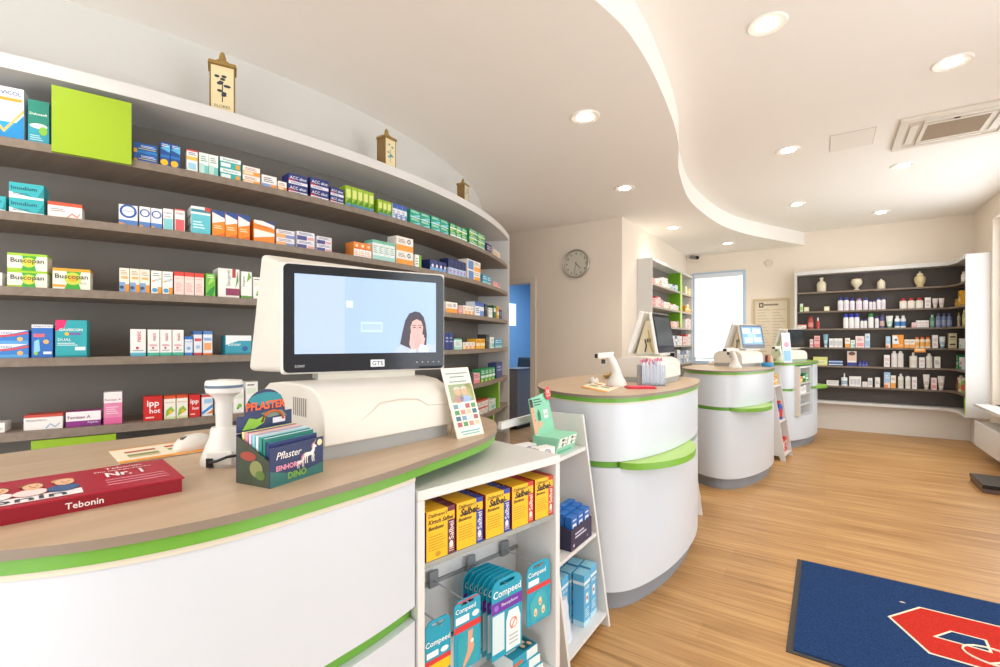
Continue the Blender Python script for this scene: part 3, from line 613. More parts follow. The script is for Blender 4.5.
'lblue': ('5db1dc','8fd0ea',[('b',.8,.86,'e6f2f8'),('b',0,.1,'b9dff0'),('r',.32,.42,.68,.62,'f1f4f6'),('c',.5,.52,.12,'d2402f'),('l',.2,.15,.8,.34,4,'dbeef7'),('t','PARI',.2,.68,.8,.78,'f4fafc',.01)]),
'bluebox': ('1f66b8','2a74c6',[('r',.2,.15,.8,.7,'eef3f8'),('r',.3,.3,.7,.6,'2a4f8f'),('l',.2,.78,.8,.92,1,'e6eef6')]),
}
CNT = {}
def near_end(n, i, desc, where, far=False):
    if n == 1: return f'{desc} {where}'.replace(',,',',')
    return f'{desc}, {ORD[i]} of {NUM[n]} from near end, {where}'.replace(',,',',')
def put(mesh_root, first, loc, rz, label, group):
    if first: mesh_root.location = loc; mesh_root.rotation_euler = (0,0,rz); mesh_root['label'] = label; mesh_root['group'] = group; return mesh_root
    return dup(mesh_root, loc, rz, label, group)
BN = ['top curved board','second curved board','third curved board','fourth curved board','fifth curved board','lowest curved board']
def curved(board, x0, x1, hpx, st, desc, n=1, stack=1, d=.075, gap=.06, set_back=.03, turn=0, name='medicine_carton'):
    R = RF-set_back; a0, a1 = phi(x0, R), phi(x1, R)
    P = pol(R, (a0+a1)/2); h = hz(hpx, P.x, P.y)/stack
    w = abs(a1-a0)*R/n*(1-gap)
    o = carton_mb(w, d, h-.0006, S[st]).build(name); tag(o, 'x', 'medicine box')
    k = 0
    for i in range(n):
        a = a0+(a1-a0)*(i+.5)/n; p = pol(R-d/2, a)
        for s in range(stack):
            w_ = {1:[''],2:['lower ','upper '],3:['bottom ','middle ','top ']}[stack][s]
            jx = random.uniform(-.012,.012) if stack > 1 else random.uniform(-.02,.02)
            lab = w_+near_end(n, i, desc, ('' if n > 1 else 'on ')+BN[board])
            put(o, k == 0, (p.x, p.y, BZ[board]+.0006+s*h), a+PI/2+turn+jx, lab, 'cartons on the curved wall shelf'); k += 1
c = curved
# top board
c(0,-14,25,53,'movicol','large white and blue carton with orange stripe',d=.09)
c(0,27.5,50,44,'dulco','green and light blue carton next to the green door',d=.07)
c(0,133,158,20,'bluepair','flat dark blue carton beside the green door',stack=2)
c(0,160,180.5,25,'bluetall','slim dark blue carton with yellow disc',n=2,d=.05)
c(0,186.5,198,23,'whitetall','slim white carton with red and yellow bands',d=.05)
c(0,199,218.5,22,'whitegreen','slim white and mint carton',n=2,d=.05)
c(0,219.5,241.5,22,'tealwhite','teal and white carton',stack=2)
c(0,242.5,260.5,18,'orangewhite','small orange and white carton',stack=2)
c(0,261.5,277,13,'mixwhite','small white carton with blue and orange foot')
c(0,278,287,10,'orangewhite','tiny orange and white carton beside navy cartons')
c(0,288,308,20,'acc','navy and white carton, nearest such stack,',stack=2)
c(0,310,329,21,'acc','navy and white carton, middle such stack,',stack=2)
c(0,330,344,16,'acc','navy and white carton, farthest such stack,',stack=2)
c(0,345.5,374,21,'limegreen','tall lime green carton',n=5,d=.06)
c(0,378,391.5,16,'limegreen','short lime green carton',n=3,d=.06)
c(0,392.5,407,16,'bluewhite','blue and white carton',n=3,d=.06)
c(0,410,430,15,'tealgreen','teal carton, nearer block',n=2,stack=2)
c(0,431,448.5,15,'tealgreen','teal carton, farther block',n=2,stack=2)
c(0,450,467,14,'greenwhite','green and white carton',n=3,stack=2)
c(0,469,485,16,'greenwhite','green carton, tall pile',n=2,stack=3)
c(0,486.5,491.5,10,'purplebox','dark purple carton')
c(0,493,500,8,'beigebox','pale beige carton by the end panel')
# second board
c(1,-14,6.5,16,'imodium','turquoise carton cut by the frame edge')
c(1,8,45,31,'imodium','turquoise and white carton with dark lettering',stack=2)
c(1,46.5,83,16,'redtop','flat white carton with red top')
c(1,118,138,21,'ring','white carton with wide blue ring',d=.09)
c(1,139,162,21,'ring','narrower white carton, blue ring',n=2,d=.09)
c(1,163,173.5,22,'nasicteal','slim white carton with turquoise panel')
c(1,174.5,185,23,'nasicred','slim white carton with red panel')
c(1,190.5,211,28,'bigteal','broad turquoise and white carton',d=.1)
c(1,212,250,26,'orangetall','tall orange carton with blue corner',n=3)
c(1,253,275,22,'orangewide','broad orange and white carton')
c(1,276,295,16,'smallmix','small white and orange carton',stack=2)
c(1,296.5,315,17,'navymix','small white and navy carton, nearer pile,',stack=2)
c(1,316.5,332,15,'navymix','small white and navy carton, farther pile,',stack=2)
c(1,353.5,371.5,15,'orangemed','orange topped white carton',n=3)
c(1,372.5,395,20,'tealfine','mint topped white carton',n=4)
c(1,396,413.5,28,'eyebox','white and orange carton with dark ring',stack=2)
c(1,415,421.5,13,'greenedge','white carton with green edge')
c(1,430,446.5,11,'navyfront','low navy carton',n=4)
c(1,448.5,466,16,'navytop','tall navy and pale blue carton',n=5)
c(1,467,480.5,20,'blueorange','blue and orange carton',stack=2)
c(1,482.5,491,9,'cyanbox','small cyan carton',n=2)
c(1,493,500.5,6,'pinkbox','small pale pink carton by end panel',n=2)
# third board
c(2,-14,2.5,14,'plainwhite','plain white carton cut by the frame edge')
c(2,6,48.5,34,'buscopan','white and green carton with lime top',stack=2)
c(2,51.5,91.5,21,'buscoplus','white and green carton with orange top')
c(2,119,150,24,'sniff','white carton, orange and blue foot',n=3)
c(2,151,173,23,'dropblue','white carton with blue drop',n=2)
c(2,174,204,23,'redbar','pale pink carton with red top band',n=3)
c(2,205.5,215.5,23,'greenleaf','bright green carton with leaf print')
c(2,217.5,240,29,'maroon','broad white carton with maroon bar',d=.1)
c(2,241,252,27,'sinugreen','white carton with green foot and leaf')
c(2,253,262,22,'whitetea','white carton half behind the screen shell')
c(2,446,457.5,11,'eyebox','white and orange carton just past the screen')
c(2,458.5,462,8,'pinkbox','small pink carton')
c(2,463,473.5,9,'orangewhite','low white and orange carton',n=3)
c(2,474.5,484,14,'bluewhite','white and blue carton')
c(2,485,487.5,13,'darkbox','dark slim carton')
c(2,488.5,492.5,10,'jarwhite','white jar shaped carton')
c(2,493.5,496,13,'dgreen','dark green carton')
c(2,496.8,499,13,'yellowbox','yellow carton')
c(2,499.6,502,10,'navybox','navy carton by the end panel')
# fourth board
c(3,-16,30,28,'antacid','wide blue and white carton at the near end',stack=2)
c(3,31,53.5,33,'refluxcare','upright blue carton with white top',d=.06)
c(3,54.5,88,37,'gaviscon','large turquoise carton with pink corner',d=.07)
c(3,130,146.5,27,'nasicbox','white carton with red upright lettering and blue foot',d=.085)
c(3,147.5,184,26,'nasicgreen','white carton, red lettering, green foot',n=3)
c(3,184.8,193,19,'olynthblue','short blue carton')
c(3,193.5,202,24,'olynthred','slim blue and white carton with red bar')
c(3,203,212.5,24,'olynthorange','slim blue and white carton with orange panel')
c(3,225,252,19,'emser','turquoise carton with white top beside the screen',d=.085)
c(3,445,453,17,'navybox','blue carton just past the screen',n=2)
c(3,454,462,11,'tealfine','mint topped white carton',n=1)
c(3,463,475,7,'orangewhite','low orange and white carton',n=3)
c(3,476,485,10,'yellowbox','yellow and white carton',n=2)
c(3,486,489,14,'darkbox','dark slim carton')
c(3,490,494,11,'whitegreen','mint white carton')
c(3,495,502,9,'cyanbox','small cyan carton by the end panel',n=2)
# fifth board
c(4,-16,5,10,'plainwhite','white carton cut by the frame edge')
c(4,22.5,64,15,'redflat','flat white carton with red top and zigzag')
c(4,65,102,15,'femibox','flat white and purple carton')
c(4,100.8,121.5,32,'femitall','upright pink and white carton',d=.06,set_back=.025) if False else c(4,103,122.5,32,'femitall','upright pink and white carton',d=.06)
c(4,143,163,24,'ipp','red carton with white lettering, nearer one,')
c(4,164,188,23,'bronch','white carton with orange top',n=2)
c(4,189,200.5,22,'ipp','red carton with white lettering, farther one,')
c(4,201.5,213,21,'bluecross','white carton with blue sweep')
c(4,214.5,231,20,'whitetea','white carton with green leaves behind the scanner')
c(4,233,244,24,'whitetea','white carton with green leaves',n=1,d=.06)
c(4,245.5,258,30,'whitetea','taller white carton with green leaves')
c(4,462,473,12,'darkbox','black carton behind the photo card')
c(4,474,480,10,'pinkbox','pink carton beside the photo card')
c(4,481,495,12,'greenwhite','green and white carton',n=4)
c(4,496,502,15,'navybox','navy carton by the end panel',n=1)
# lowest board
c(5,476,488,14,'redtop','white carton with red top',n=3,stack=2)
c(5,489,498,10,'whitegreen','mint and white carton',n=2)
# ---------------------------------------------------------------- three antique tins on the top board
def tin(px, h, w, label, print_):
    a = phi(px, RF-.09); p = pol(RF-.09, a)
    t = thing('antique_tin', label, 'tin', (p.x,p.y,TZ), a+PI/2+(-.22,.0,.0)[print_], 'antique apothecary tins on the top board')
    GO = mat('a38443',.45,noise=.12,nscale=70); d = w*.8
    b = MB(); b.box(-w/2,w/2,-d/2,d/2,.0,h*.74,mat('8a6a3a',.5,noise=.1,nscale=60))
    fr = frame((-w/2,-d/2,0),(1,0,0),(0,0,1)); b.rect(fr,.006,.008,w-.006,h*.72,mat('ecdcae' if print_ != 2 else 'cfc9ae',.5,noise=.06,nscale=90))
    col = ['3b4048','5f9fae','9a9678'][print_]; rn = random.Random(3+print_)
    for k in range(10 if print_<2 else 5):
        b.disc(fr, w*(.5+rn.uniform(-.22,.22)), h*(.42+rn.uniform(-.14,.2)), w*.11, w*.065, mat(col,.6), .0009+.00005*k, 8)
    b.rect(fr,w*.48,h*.2,w*.52,h*.5,mat(col,.6),.0008)
    if print_ == 0: b.text(fr,'FLORES',w*.2,h*.1,w*.8,h*.17,mat('6a5a3a'),off=.001)
    b.build('body', t)
    b = MB(); b.box(-w/2-.004,w/2+.004,-d/2-.004,d/2+.004,0,.008,GO); b.build('foot_rim', t)
    b = MB(); z = h*.74
    b.hexa([(-w/2-.006,-d/2-.006,z),(w/2+.006,-d/2-.006,z),(w/2+.006,d/2+.006,z),(-w/2-.006,d/2+.006,z),(-w/2-.002,-d/2-.002,z+h*.05),(w/2+.002,-d/2-.002,z+h*.05),(w/2+.002,d/2+.002,z+h*.05),(-w/2-.002,d/2+.002,z+h*.05)], GO)
    b.hexa([(-w*.36,-d*.36,z+h*.05),(w*.36,-d*.36,z+h*.05),(w*.36,d*.36,z+h*.05),(-w*.36,d*.36,z+h*.05),(-w*.15,-d*.15,z+h*.13),(w*.15,-d*.15,z+h*.13),(w*.15,d*.15,z+h*.13),(-w*.15,d*.15,z+h*.13)], GO)
    k = b.build('lid', t)
    b = MB(); b.lathe([(w*.13,z+h*.13),(w*.15,z+h*.17),(w*.1,z+h*.23),(w*.03,z+h*.26)], GO, 14); b.build('knob', k)
tin(222.5, .30, .098, 'largest antique gilt tin with dark flower print, nearest on the top board', 0)
tin(386.5, .255, .085, 'middle antique tin with pale blue print on the top board', 1)
tin(463, .215, .075, 'smallest antique tin, farthest along the top board', 2)
# ---------------------------------------------------------------- cash stations: housing with two leaning monitors
HP = [(0,0),(0,.03),(.004,.03),(.0,.10),(-.006,.118),(-.022,.137),(-.05,.149),(-.10,.155),(-.19,.155),(-.25,.149),(-.285,.13),(-.30,.10),(-.30,0)]
def housing(label, loc, rz, L=.36, sc=1):
    # local: x along the front, front faces -y
    t = thing('cash_station', label, 'cash register', loc, rz, 'white cash stations on the counters')
    b = MB(); b.extrude([(-p[0]*sc,p[1]*sc) for p in HP if p[1] >= .03][::-1]+[(.30*sc,.03*sc)], 0, L, CREAM, 'x', smooth=True)
    o = b.build('roll_top_body', t, bevel=.008*sc, seg=3, angle=50)
    b = MB(); b.box(.004,L-.004,.006,.295*sc,0,.0295*sc,mat('a9abab',.45,noise=.02)); b.build('plinth', t)
    # curved seam line of the lid and side vents
    b = MB(); y = -.0012
    pts = [(.01,y,.062),(.07,y,.066),(.11,y,.085),(.14,y,.108),(.20,y,.112),(.25,y,.107),(.285,y,.088),(.33,y,.086),(L-.01,y,.084)]
    b.tube([(p[0]*L/.36,p[1]+.0006,p[2]*sc) for p in pts], .0011, mat('cfc6b6',.6), 5); b.build('lid_seam', t)
    b = MB()
    for k in range(7): b.box(-.0008,-.0001,.07*sc+k*.009,.074*sc+k*.009,.085*sc,.125*sc,mat('8f8b84',.6))
    b.build('side_vent', t)
    return t
def screen_pic(b, fr, w, h, kind):
    if kind == 'woman':
        b.rect(fr,0,0,w,h,mat('9db9dc',.3,emit=.12),.0006)
        b.rect(fr,0,0,w*.32,h,mat('a9bfe8',.3,emit=.12),.0007)
        b.rect(fr,w*.43,h*.28,w*.585,h*.42,mat('b5cdea',.3,emit=.14),.0008); b.rect(fr,w*.33,h*.6,w*.375,h*.69,mat('c9dcf0',.3,emit=.15),.0008); b.rect(fr,w*.44,h*.31,w*.575,h*.39,mat('a4bfe0',.3,emit=.12),.0009)
        E = lambda c: mat(c,.4,emit=.3)
        P = lambda q: [(x*w,y*h) for x,y in q]
        b.poly(fr,P([(.675,0),(.685,.06),(.73,.12),(.76,.13),(.92,.13),(.97,.1),(.995,.14),(.995,0)]),E('a3b0c8'),.0010)
        b.poly(fr,P([(.715,.12),(.735,.3),(.755,.45),(.785,.545),(.83,.58),(.87,.565),(.90,.50),(.915,.4),(.925,.25),(.92,.1),(.8,.05)]),E('3a3440'),.0012)
        b.poly(fr,P([(.80,.2),(.795,.36),(.81,.44),(.845,.47),(.88,.44),(.895,.36),(.885,.2),(.85,.1)]),E('c69d98'),.0014)
        for x in (.825,.87): b.poly(fr,P([(x-.016,.35),(x,.362),(x+.014,.35),(x,.343)]),E('3a3038'),.0016); b.rect(fr,(x-.018)*w,.378*h,(x+.015)*w,.387*h,E('4a3a3c'),.0016)
        b.poly(fr,P([(.843,.36),(.852,.36),(.856,.3),(.84,.3)]),E('b98f8a'),.0016)
        hs = E('c9a29e'); hd = E('a98083')
        b.poly(fr,P([(.80,.04),(.785,.12),(.79,.2),(.80,.24),(.86,.27),(.885,.22),(.88,.1),(.86,.03)]),hs,.0018)
        for k,(x,y) in enumerate(((.80,.29),(.815,.33),(.835,.345),(.855,.33))):
            b.poly(fr,P([(x-.012,.16),(x-.008,y-.03),(x,y),(x+.01,y-.02),(x+.012,.16)]),hs,.0020+.0001*k); b.rect(fr,(x+.010)*w,.17*h,(x+.0125)*w,(y-.04)*h,hd,.0026)
        for k,(x,y) in enumerate(((.885,.30),(.90,.26),(.908,.22))):
            b.poly(fr,P([(x-.06,.08),(x-.035,y-.03),(x-.015,y),(x,y-.015),(x-.01,.1),(x-.03,.04)]),hs,.0030+.0001*k)
            b.poly(fr,P([(x-.058,.085),(x-.033,y-.035),(x-.031,y-.04),(x-.055,.08)]),hd,.0036)
        b.poly(fr,P([(.79,.04),(.77,.0),(.83,.0),(.84,.05)]),E('b3bed2'),.0040); b.poly(fr,P([(.85,.04),(.87,.12),(.92,.1),(.94,.0),(.86,.0)]),E('b3bed2'),.0041)
    elif kind == 'tiles':
        b.rect(fr,0,0,w,h,mat('5d93d6',.3,emit=.25),.0006)
        for x,y,c in ((.05,.62,'dcecfb'),(.55,.62,'e6f2fc'),(.1,.1,'cfe4fa'),(.55,.12,'bcd8f6'),(.28,.4,'8fb8ea')):
            b.rect(fr,x*w,y*h,(x+.38)*w,(y+.28)*h,mat(c,.3,emit=.26),.0008)
    else: b.rect(fr,0,0,w,h,mat('4a5558' if kind=='grey' else '30373a',.18,emit=.05),.0006)
def monitor(label, loc, rz, W=.418, H=.265, kind='dark', open_=False, lean=0, back=None):
    # local origin at the lower middle of the front face; front faces -y, leaning back by `lean`
    t = thing('cash_monitor', label, 'monitor', loc, rz, 'screens of the cash stations')
    T = Matrix.Rotation(-lean,4,'X')
    b = MB(); b.extrude([(-W/2,.0),(W/2,0),(W/2,H),(-W/2,H)], 0, .02, WPL, 'y', T=T); b.build('screen_case', t, bevel=.006, seg=3)
    fr = (T@Vector((-W/2,-.001,0)), T@Vector((1,0,0))-T@Vector((0,0,0)), T@Vector((0,0,1)))
    r = .012; e = .004; n = 5; pl = []
    for cx, cy, a0 in ((W-e-r,e+r,-PI/2),(W-e-r,H-e-r,0),(e+r,H-e-r,PI/2),(e+r,e+r,PI)):
        pl += [(cx+r*math.cos(a0+PI/2*k/n), cy+r*math.sin(a0+PI/2*k/n)) for k in range(n+1)]
    b = MB(); b.poly(fr, pl, mat('101a26',.15), .0008)
    fr2 = (fr[0]+fr[1]*.028*W/.418+fr[2]*.048*H/.265, fr[1], fr[2]); sw, sh = W-.056*W/.418, H-.074*H/.265
    if kind == 'woman':
        b.rect(fr, W*.5, .013, W*.5+.036, .031, mat('eef0f2',.4), .0010); b.text(fr,'GTS',W*.5+.004,.016,W*.5+.032,.028,mat('3a3f46'),.012,off=.0014)
        b.text(fr,'SONY',.028,.016,.052,.022,mat('c9ced4',.4),off=.0012)
        for k in range(5): b.disc(fr, W*.80+k*.016, .022, .0016, .0016, mat('cfd6dd',.4), .0012, 8)
    b.build('bezel', t)
    b = MB(); screen_pic(b, (fr2[0]+T.to_3x3()@Vector((0,-.0012,0)), fr2[1], fr2[2]), sw, sh, kind); b.build('display', t)
    if back:   # rear shell reaching to the staff screen: four rear corners in local coordinates
        q = [T@Vector(p) for p in ((-W/2+.004,.0205,.004),(W/2-.004,.0205,.004),(W/2-.004,.0205,H-.004),(-W/2+.004,.0205,H-.004))]
        b = MB(); b.hexa([q[0],q[1],q[2],q[3]]+[Vector(p) for p in back], CREAM); s = b.build('rear_shell', t, bevel=.012, seg=3)
    if open_:
        D = .10
        b = MB(); T2 = Matrix.Translation((0,D+.075,0)) @ Matrix.Rotation(.33,4,'X')
        b.extrude([(-W/2,-.005),(W/2,-.005),(W/2,H+.012),(-W/2,H+.012)], 0, .03, WPL, 'y', T=T2); b.build('staff_screen', t, bevel=.006)
        b = MB(); b.hexa([(-W*.34,.03,.0),(W*.34,.03,0),(W*.34,D+.06,0),(-W*.34,D+.06,0),(-W*.34,.07,H*.8),(W*.34,.07,H*.8),(W*.34,.1,H*.8),(-W*.34,.1,H*.8)], mat('e6d9bb',.6,noise=.03)); o = b.build('bracket', t)
        b = MB(); x = -W*.34-.004
        b.tube([(x,.05,.01),(x-.006,.07,.06),(x-.004,.075,.11),(x,.08,.15)], .004, mat('d8b84a',.5), 6); b.tube([(x,.10,.01),(x-.008,.09,.05),(x-.004,.10,.09)], .004, mat('2a2a2e',.5), 6)
        b.box(x-.008,x,.065,.085,.07,.095,mat('3a3a40',.5)); b.build('cable', t)
    b = MB(); b.box(-W*.3,W*.3,.012,.085,-.016,.004,mat('e0ddd2',.4)); b.build('foot', t)
    return t
# near station
z0 = ZT
housing('large white roll-top cash station with grey plinth on the near counter', (-.854,.596,z0), PI/2-.1)
tl = Vector((-1.044,.617)); tr = Vector((-.876,1.0)); m_ = (tl+tr)/2; rzm = math.atan2((tr-tl).y, (tr-tl).x)
def l2(p):   # world to the near monitor's local axes
    c,s_ = math.cos(rzm),math.sin(rzm); x,y,z = p[0]-m_.x,p[1]-m_.y,p[2]-1.171; return (x*c+y*s_, -x*s_+y*c, z)
def cam_pt(px, py, d): r = (px-500)/F*d; return (CT*r-ST_*d, ST_*r+CT*d, EYE+(HY-py)*d/F)
A_ = l2(cam_pt(248,371,1.24)); B_ = l2(cam_pt(261,253.5,1.24)); tv = (tr-tl)
rb = [A_, (.17,.16,.0), (.17,.13,.27), B_]
monitor('big customer screen showing a woman covering her mouth, on near cash station', (m_.x,m_.y,1.171), rzm, .418, .265, 'woman', back=rb)
# second to fourth stations
housing('white cash station on second counter behind the clear pen box', (-.775,2.80,z0), PI/2-.02, .36)
monitor('grey switched-off screen above the second counter, seen at a narrow angle', (-.85,3.16,1.171), PI/2, .40, .262, 'grey', True, .16)
p3 = atz(731,367.5,1.0)
def fit_st(px0, px1, d0, rz, L): pass
housing('white cash station on third counter under the blue tiled screen', (-.655,5.03,z0), PI/2-.42, .36)
monitor('tilted screen with pale blue tiles above the third counter', (-.60,5.47,1.171), PI/2-.43, .40, .25, 'tiles', True, .16)
housing('white cash station with dark keys on the farthest counter', (-.33,6.70,z0), PI/2-.42, .36, .9)
monitor('small black screen above the farthest counter before the wall shelf', (-.30,7.12,1.165), PI/2-.44, .38, .235, 'dark', True, .04)
# ---------------------------------------------------------------- hand scanners in cradles
def scanner(label, loc, rz, cable=True):
    t = thing('barcode_scanner', label, 'scanner', loc, rz, 'white barcode scanners in cradles')
    b = MB(); b.lathe([(.062,0),(.064,.008),(.060,.022),(.050,.045),(.040,.066),(.037,.085),(.034,.093),(.026,.093)], WPL, 24, 1.0, .85)
    o = b.build('cradle', t)
    b = MB(); b.box(-.022,.05,-.057,-.044,.006,.04,mat('e2dfd8',.4)); b.text(frame((-.02,-.0572,.008),(1,0,0),(0,0,1)),'scanner',.005,.016,.06,.024,mat('9a9a98'),off=.0005) if False else None; b.build('front_plate', o, bevel=.004)
    b = MB(); b.lathe([(.021,.075),(.022,.11),(.022,.15),(.025,.165),(.034,.176)], WPL, 20); g = b.build('handle', t)
    b = MB(); b.lathe([(.034,.174),(.046,.182),(.049,.196),(.049,.206),(.046,.212)], WPL, 24, 1.05, .9); b.build('head', t)
    b = MB(); b.lathe([(.0494,.194),(.0500,.1955),(.0500,.1995),(.0494,.201)], mat('5f7488',.4), 24, 1.05, .9); b.build('trim_band', t)
    b = MB(); b.box(-.018,.02,-.012,.012,.2118,.2145,mat('d9d5cc',.4)); b.build('button', t)
    if cable:
        b = MB(); b.tube([(-.008,-.062,.012),(.0,-.075,.018),(.02,-.08,.022),(.045,-.072,.03),(.07,-.05,.03)], .0035, BLKM, 7); b.box(-.02,-.002,-.06,-.05,.002,.024,BLKM); b.build('cable', t)
    t.scale = (.69,.69,.80); return t
scanner('white barcode scanner standing in its cradle beside the near cash station', (*atz(224,463,ZT).xy,ZT), PI/2-.9)
def gun(label, loc, rz):   # scanner on a gooseneck stand seen from the side
    t = thing('barcode_scanner', label, 'scanner', loc, rz, 'white barcode scanners in cradles')
    b = MB(); b.lathe([(.055,0),(.057,.01),(.05,.03),(.036,.05),(.028,.07),(.024,.09)], WPL, 22); b.build('stand', t)
    b = MB(); b.tube([(0,0,.075),(-.012,0,.115),(-.03,0,.15),(-.045,0,.17)], [.026,.022,.021,.022], WPL, 12); b.build('handle', t)
    b = MB(); b.hexa([(-.115,-.028,.152),(-.035,-.03,.158),(-.035,.03,.158),(-.115,.028,.152),(-.115,-.022,.183),(-.02,-.026,.19),(-.02,.026,.19),(-.115,.022,.183)], WPL); b.build('head', t, bevel=.006)
    b = MB(); b.box(-.1185,-.1145,-.02,.02,.156,.178,BLKM); b.build('lens', t)
    b = MB(); b.box(-.085,-.066,-.006,.006,.125,.148,BLKM); b.build('trigger', t)
    return t
def on_counter(px, py): p = atz(px, py, ZT); return (p.x, p.y, ZT)
gun('white gun scanner on a stand on second counter, black lens', on_counter(616.5,386), .72)
gun('white gun scanner on third counter in front of the cash station', on_counter(735,368.3), .9)
gun('white gun scanner at the near end of the farthest counter', on_counter(781,361.5), .9)
# mice
def mouse(label, p, rz):
    t = thing('computer_mouse', label, 'mouse', p, rz, 'white computer mice')
    b = MB(); b.lathe([(.028,0),(.030,.006),(.029,.014),(.024,.024),(.014,.031),(.003,.033)], WPL, 20, 1.0, 1.65); b.build('shell', t)
    b = MB(); b.box(-.0028,.0028,-.036,-.02,.0262,.0315,mat('6a6a68')); b.build('wheel', t)
mouse('white computer mouse on the orange edged paper pad, near counter', (*atz(193,449,ZT).xy,ZT+.0022), .5)
mouse('white mouse on the second counter beside the tan pouch', (*atz(594,383,ZT).xy,ZT+.0022), .6)
mouse('white mouse on the third counter beside a black handset', on_counter(711,364.5), .6)
# paper pads
def pad(label, pts, z=ZT+.0012, seed=1):
    t = MB(); P = [atz(x,y,ZT) for x,y in pts]; o = P[0]; P2 = [(p-o).xy for p in P]
    t.prism(P2, 0, .0009, mat('f0e6cf',.6)); u = (P[1]-P[0]); v = (P[3]-P[0])
    fr = (Vector((0,0,.001)), u, v)
    t.rect(fr,0,0,1,.14,mat('ec9a2c',.5),.0003); t.rect(fr,0,.95,1,1,mat('ec9a2c',.5),.0003)
    for a,b_,c1 in ((.12,.62,'b8694a'),(.12,.38,'8a9a6a'),(.52,.66,'c4563f'),(.52,.44,'7a9a5a'),(.12,.28,'c9b98a')): t.rect(fr,a,b_,a+.3,b_+.12,mat(c1,.6),.0003)
    return tag(t.build('paper_pad', loc=(o.x,o.y,z)), label, 'paper pad')
pad('cream paper desk pad with orange edges under the mouse, near counter', [(120,465),(222,449),(208,438),(108,452)])
pad('orange and cream paper pad on the second counter', [(580,387),(606,393),(622,386.5),(597,382)], seed=2)
# tan pouch beside the second scanner
b = MB(); q = atz(604,378.8,ZT); w_ = atz(630,375.5,ZT); dirv = (w_-q); dirv.z = 0; dirv.normalize()
b.tube([q+dirv*t_+Vector((0,0,.019)) for t_ in (0,.03,.08,.16,.20)], [.008,.017,.018,.017,.012], mat('b89a66',.6,noise=.06), 12)
tag(b.build('tan_pouch'), 'long tan pouch lying beside the scanner on second counter', 'pouch')
# black handset on the third counter
q = on_counter(722,364.3); b = MB(); b.box(-.07,.07,-.02,.02,0,.012,BLKM); b.hexa([(.01,-.02,.012),(.05,-.02,.012),(.05,.02,.012),(.01,.02,.012),(.02,-.016,.05),(.045,-.016,.055),(.045,.016,.055),(.02,.016,.05)],BLKM)
tag(b.build('telephone_handset', loc=q, bevel=.003), 'small black handset lying on the third counter', 'handset'); bpy.data.objects['telephone_handset'].rotation_euler.z = .6
# red tray and clear box of pens on the second counter
q = atz(640,388.3,ZT); b = MB(); b.box(-.075,.075,-.045,.045,0,.006,mat('d0243e',.4)); b.box(-.07,.07,-.04,.04,.006,.012,mat('e0455c',.4)); o = b.build('money_tray', loc=(q.x,q.y,ZT), bevel=.003); o.rotation_euler.z = .6
tag(o, 'flat red money tray at the edge of the second counter', 'tray')
q = atz(651,385.5,ZT); t = thing('clear_display_box', 'clear acrylic box of pens and slips on the second counter', 'box', (q.x,q.y,ZT), .62)
b = MB(); AC = mat('e6ecf4',.05,trans=.9,spec=.4)
for x0,x1,y0,y1 in ((-.065,.065,-.045,-.042),(-.065,.065,.042,.045),(-.065,-.062,-.042,.042),(.062,.065,-.042,.042)): b.box(x0,x1,y0,y1,0,.115,AC)
b.box(-.062,.062,-.042,.042,0,.003,AC); b.build('case', t)
rn = random.Random(5)
for k in range(12):
    pen = MB(); x,y = -.05+.02*(k%6), -.02+.036*(k//6); zz = .13+rn.uniform(-.01,.012)
    pen.tube([(x,y,.004),(x+rn.uniform(-.003,.003),y,zz)], .006, mat(['eceaf0','e7e4ea','e9d3dc','dfe3ee'][k%4],.4), 8)
    pen.lathe([(.0062,zz-.004),(.0062,zz+.012),(.003,zz+.016)], mat(['d76a86','c9506e','e3a0b2','8f9ac4'][k%4],.4), 8, c=(x,y,0))
    o = pen.build('felt_pen'); c_, s_ = math.cos(.62), math.sin(.62); o.location = (q.x,q.y,ZT); o.rotation_euler.z = .62
    tag(o, ['white','pale'][k//6]+f' pen with pinkish cap, {ORD[k%6]} of six in '+['front','rear']['01'.index(str(k//6))]+' row, clear box', 'pen', 'pens in the clear box')
# blue dish and small pots on the third counter
q = on_counter(767.5,366.6); b = MB(); b.lathe([(.05,0),(.055,.02),(.05,.04),(.044,.04),(.04,.012)], mat('2f8fc4',.4), 22); tag(b.build('blue_dish', loc=q), 'round blue dish at the far edge of the third counter', 'dish')
for k,(px,py,h,cc,tx) in enumerate(((762.5,365.0,.12,'b9a3a0','greyish tube'),(766.8,364.9,.10,'7a3038','dark red tube'),(770.3,365.2,.11,'d9a98f','peach tube'))):
    q = on_counter(px,py); b = MB(); b.lathe([(.024,0),(.025,.01),(.025,h*.6),(.02,h*.8),(.014,h*.82),(.014,h)], mat(cc,.4), 16); tag(b.build('sample_tube', loc=q), f'small {tx} standing behind the blue dish, third counter', 'tube', 'tubes behind the blue dish')
# folded leaflet card on the farthest counter
q = on_counter(788,362.6); b = MB(); hh = hz(30,q[0],q[1])
b.hexa([(-.05,0,0),(.05,0,0),(.05,.008,0),(-.05,.008,0),(-.05,.05,hh),(.05,.05,hh),(.05,.056,hh),(-.05,.056,hh)], mat('dbe8f2',.5)); fr = (Vector((-.05,-.0003,0)), Vector((1,0,0)), Vector((0,.05/hh,1)))
b.disc(fr,.05,hh*.6,.03,.03,mat('e79ab0',.5),.001); b.rect(fr,.015,hh*.8,.085,hh*.9,mat('f6f6f8',.5),.001); b.rect(fr,.01,.02,.09,hh*.4,mat('8fc0dd',.5),.001)
o = b.build('leaflet_stand', loc=q); o.rotation_euler.z = .62; tag(o, 'upright pale blue leaflet with pink heart on the farthest counter', 'leaflet')
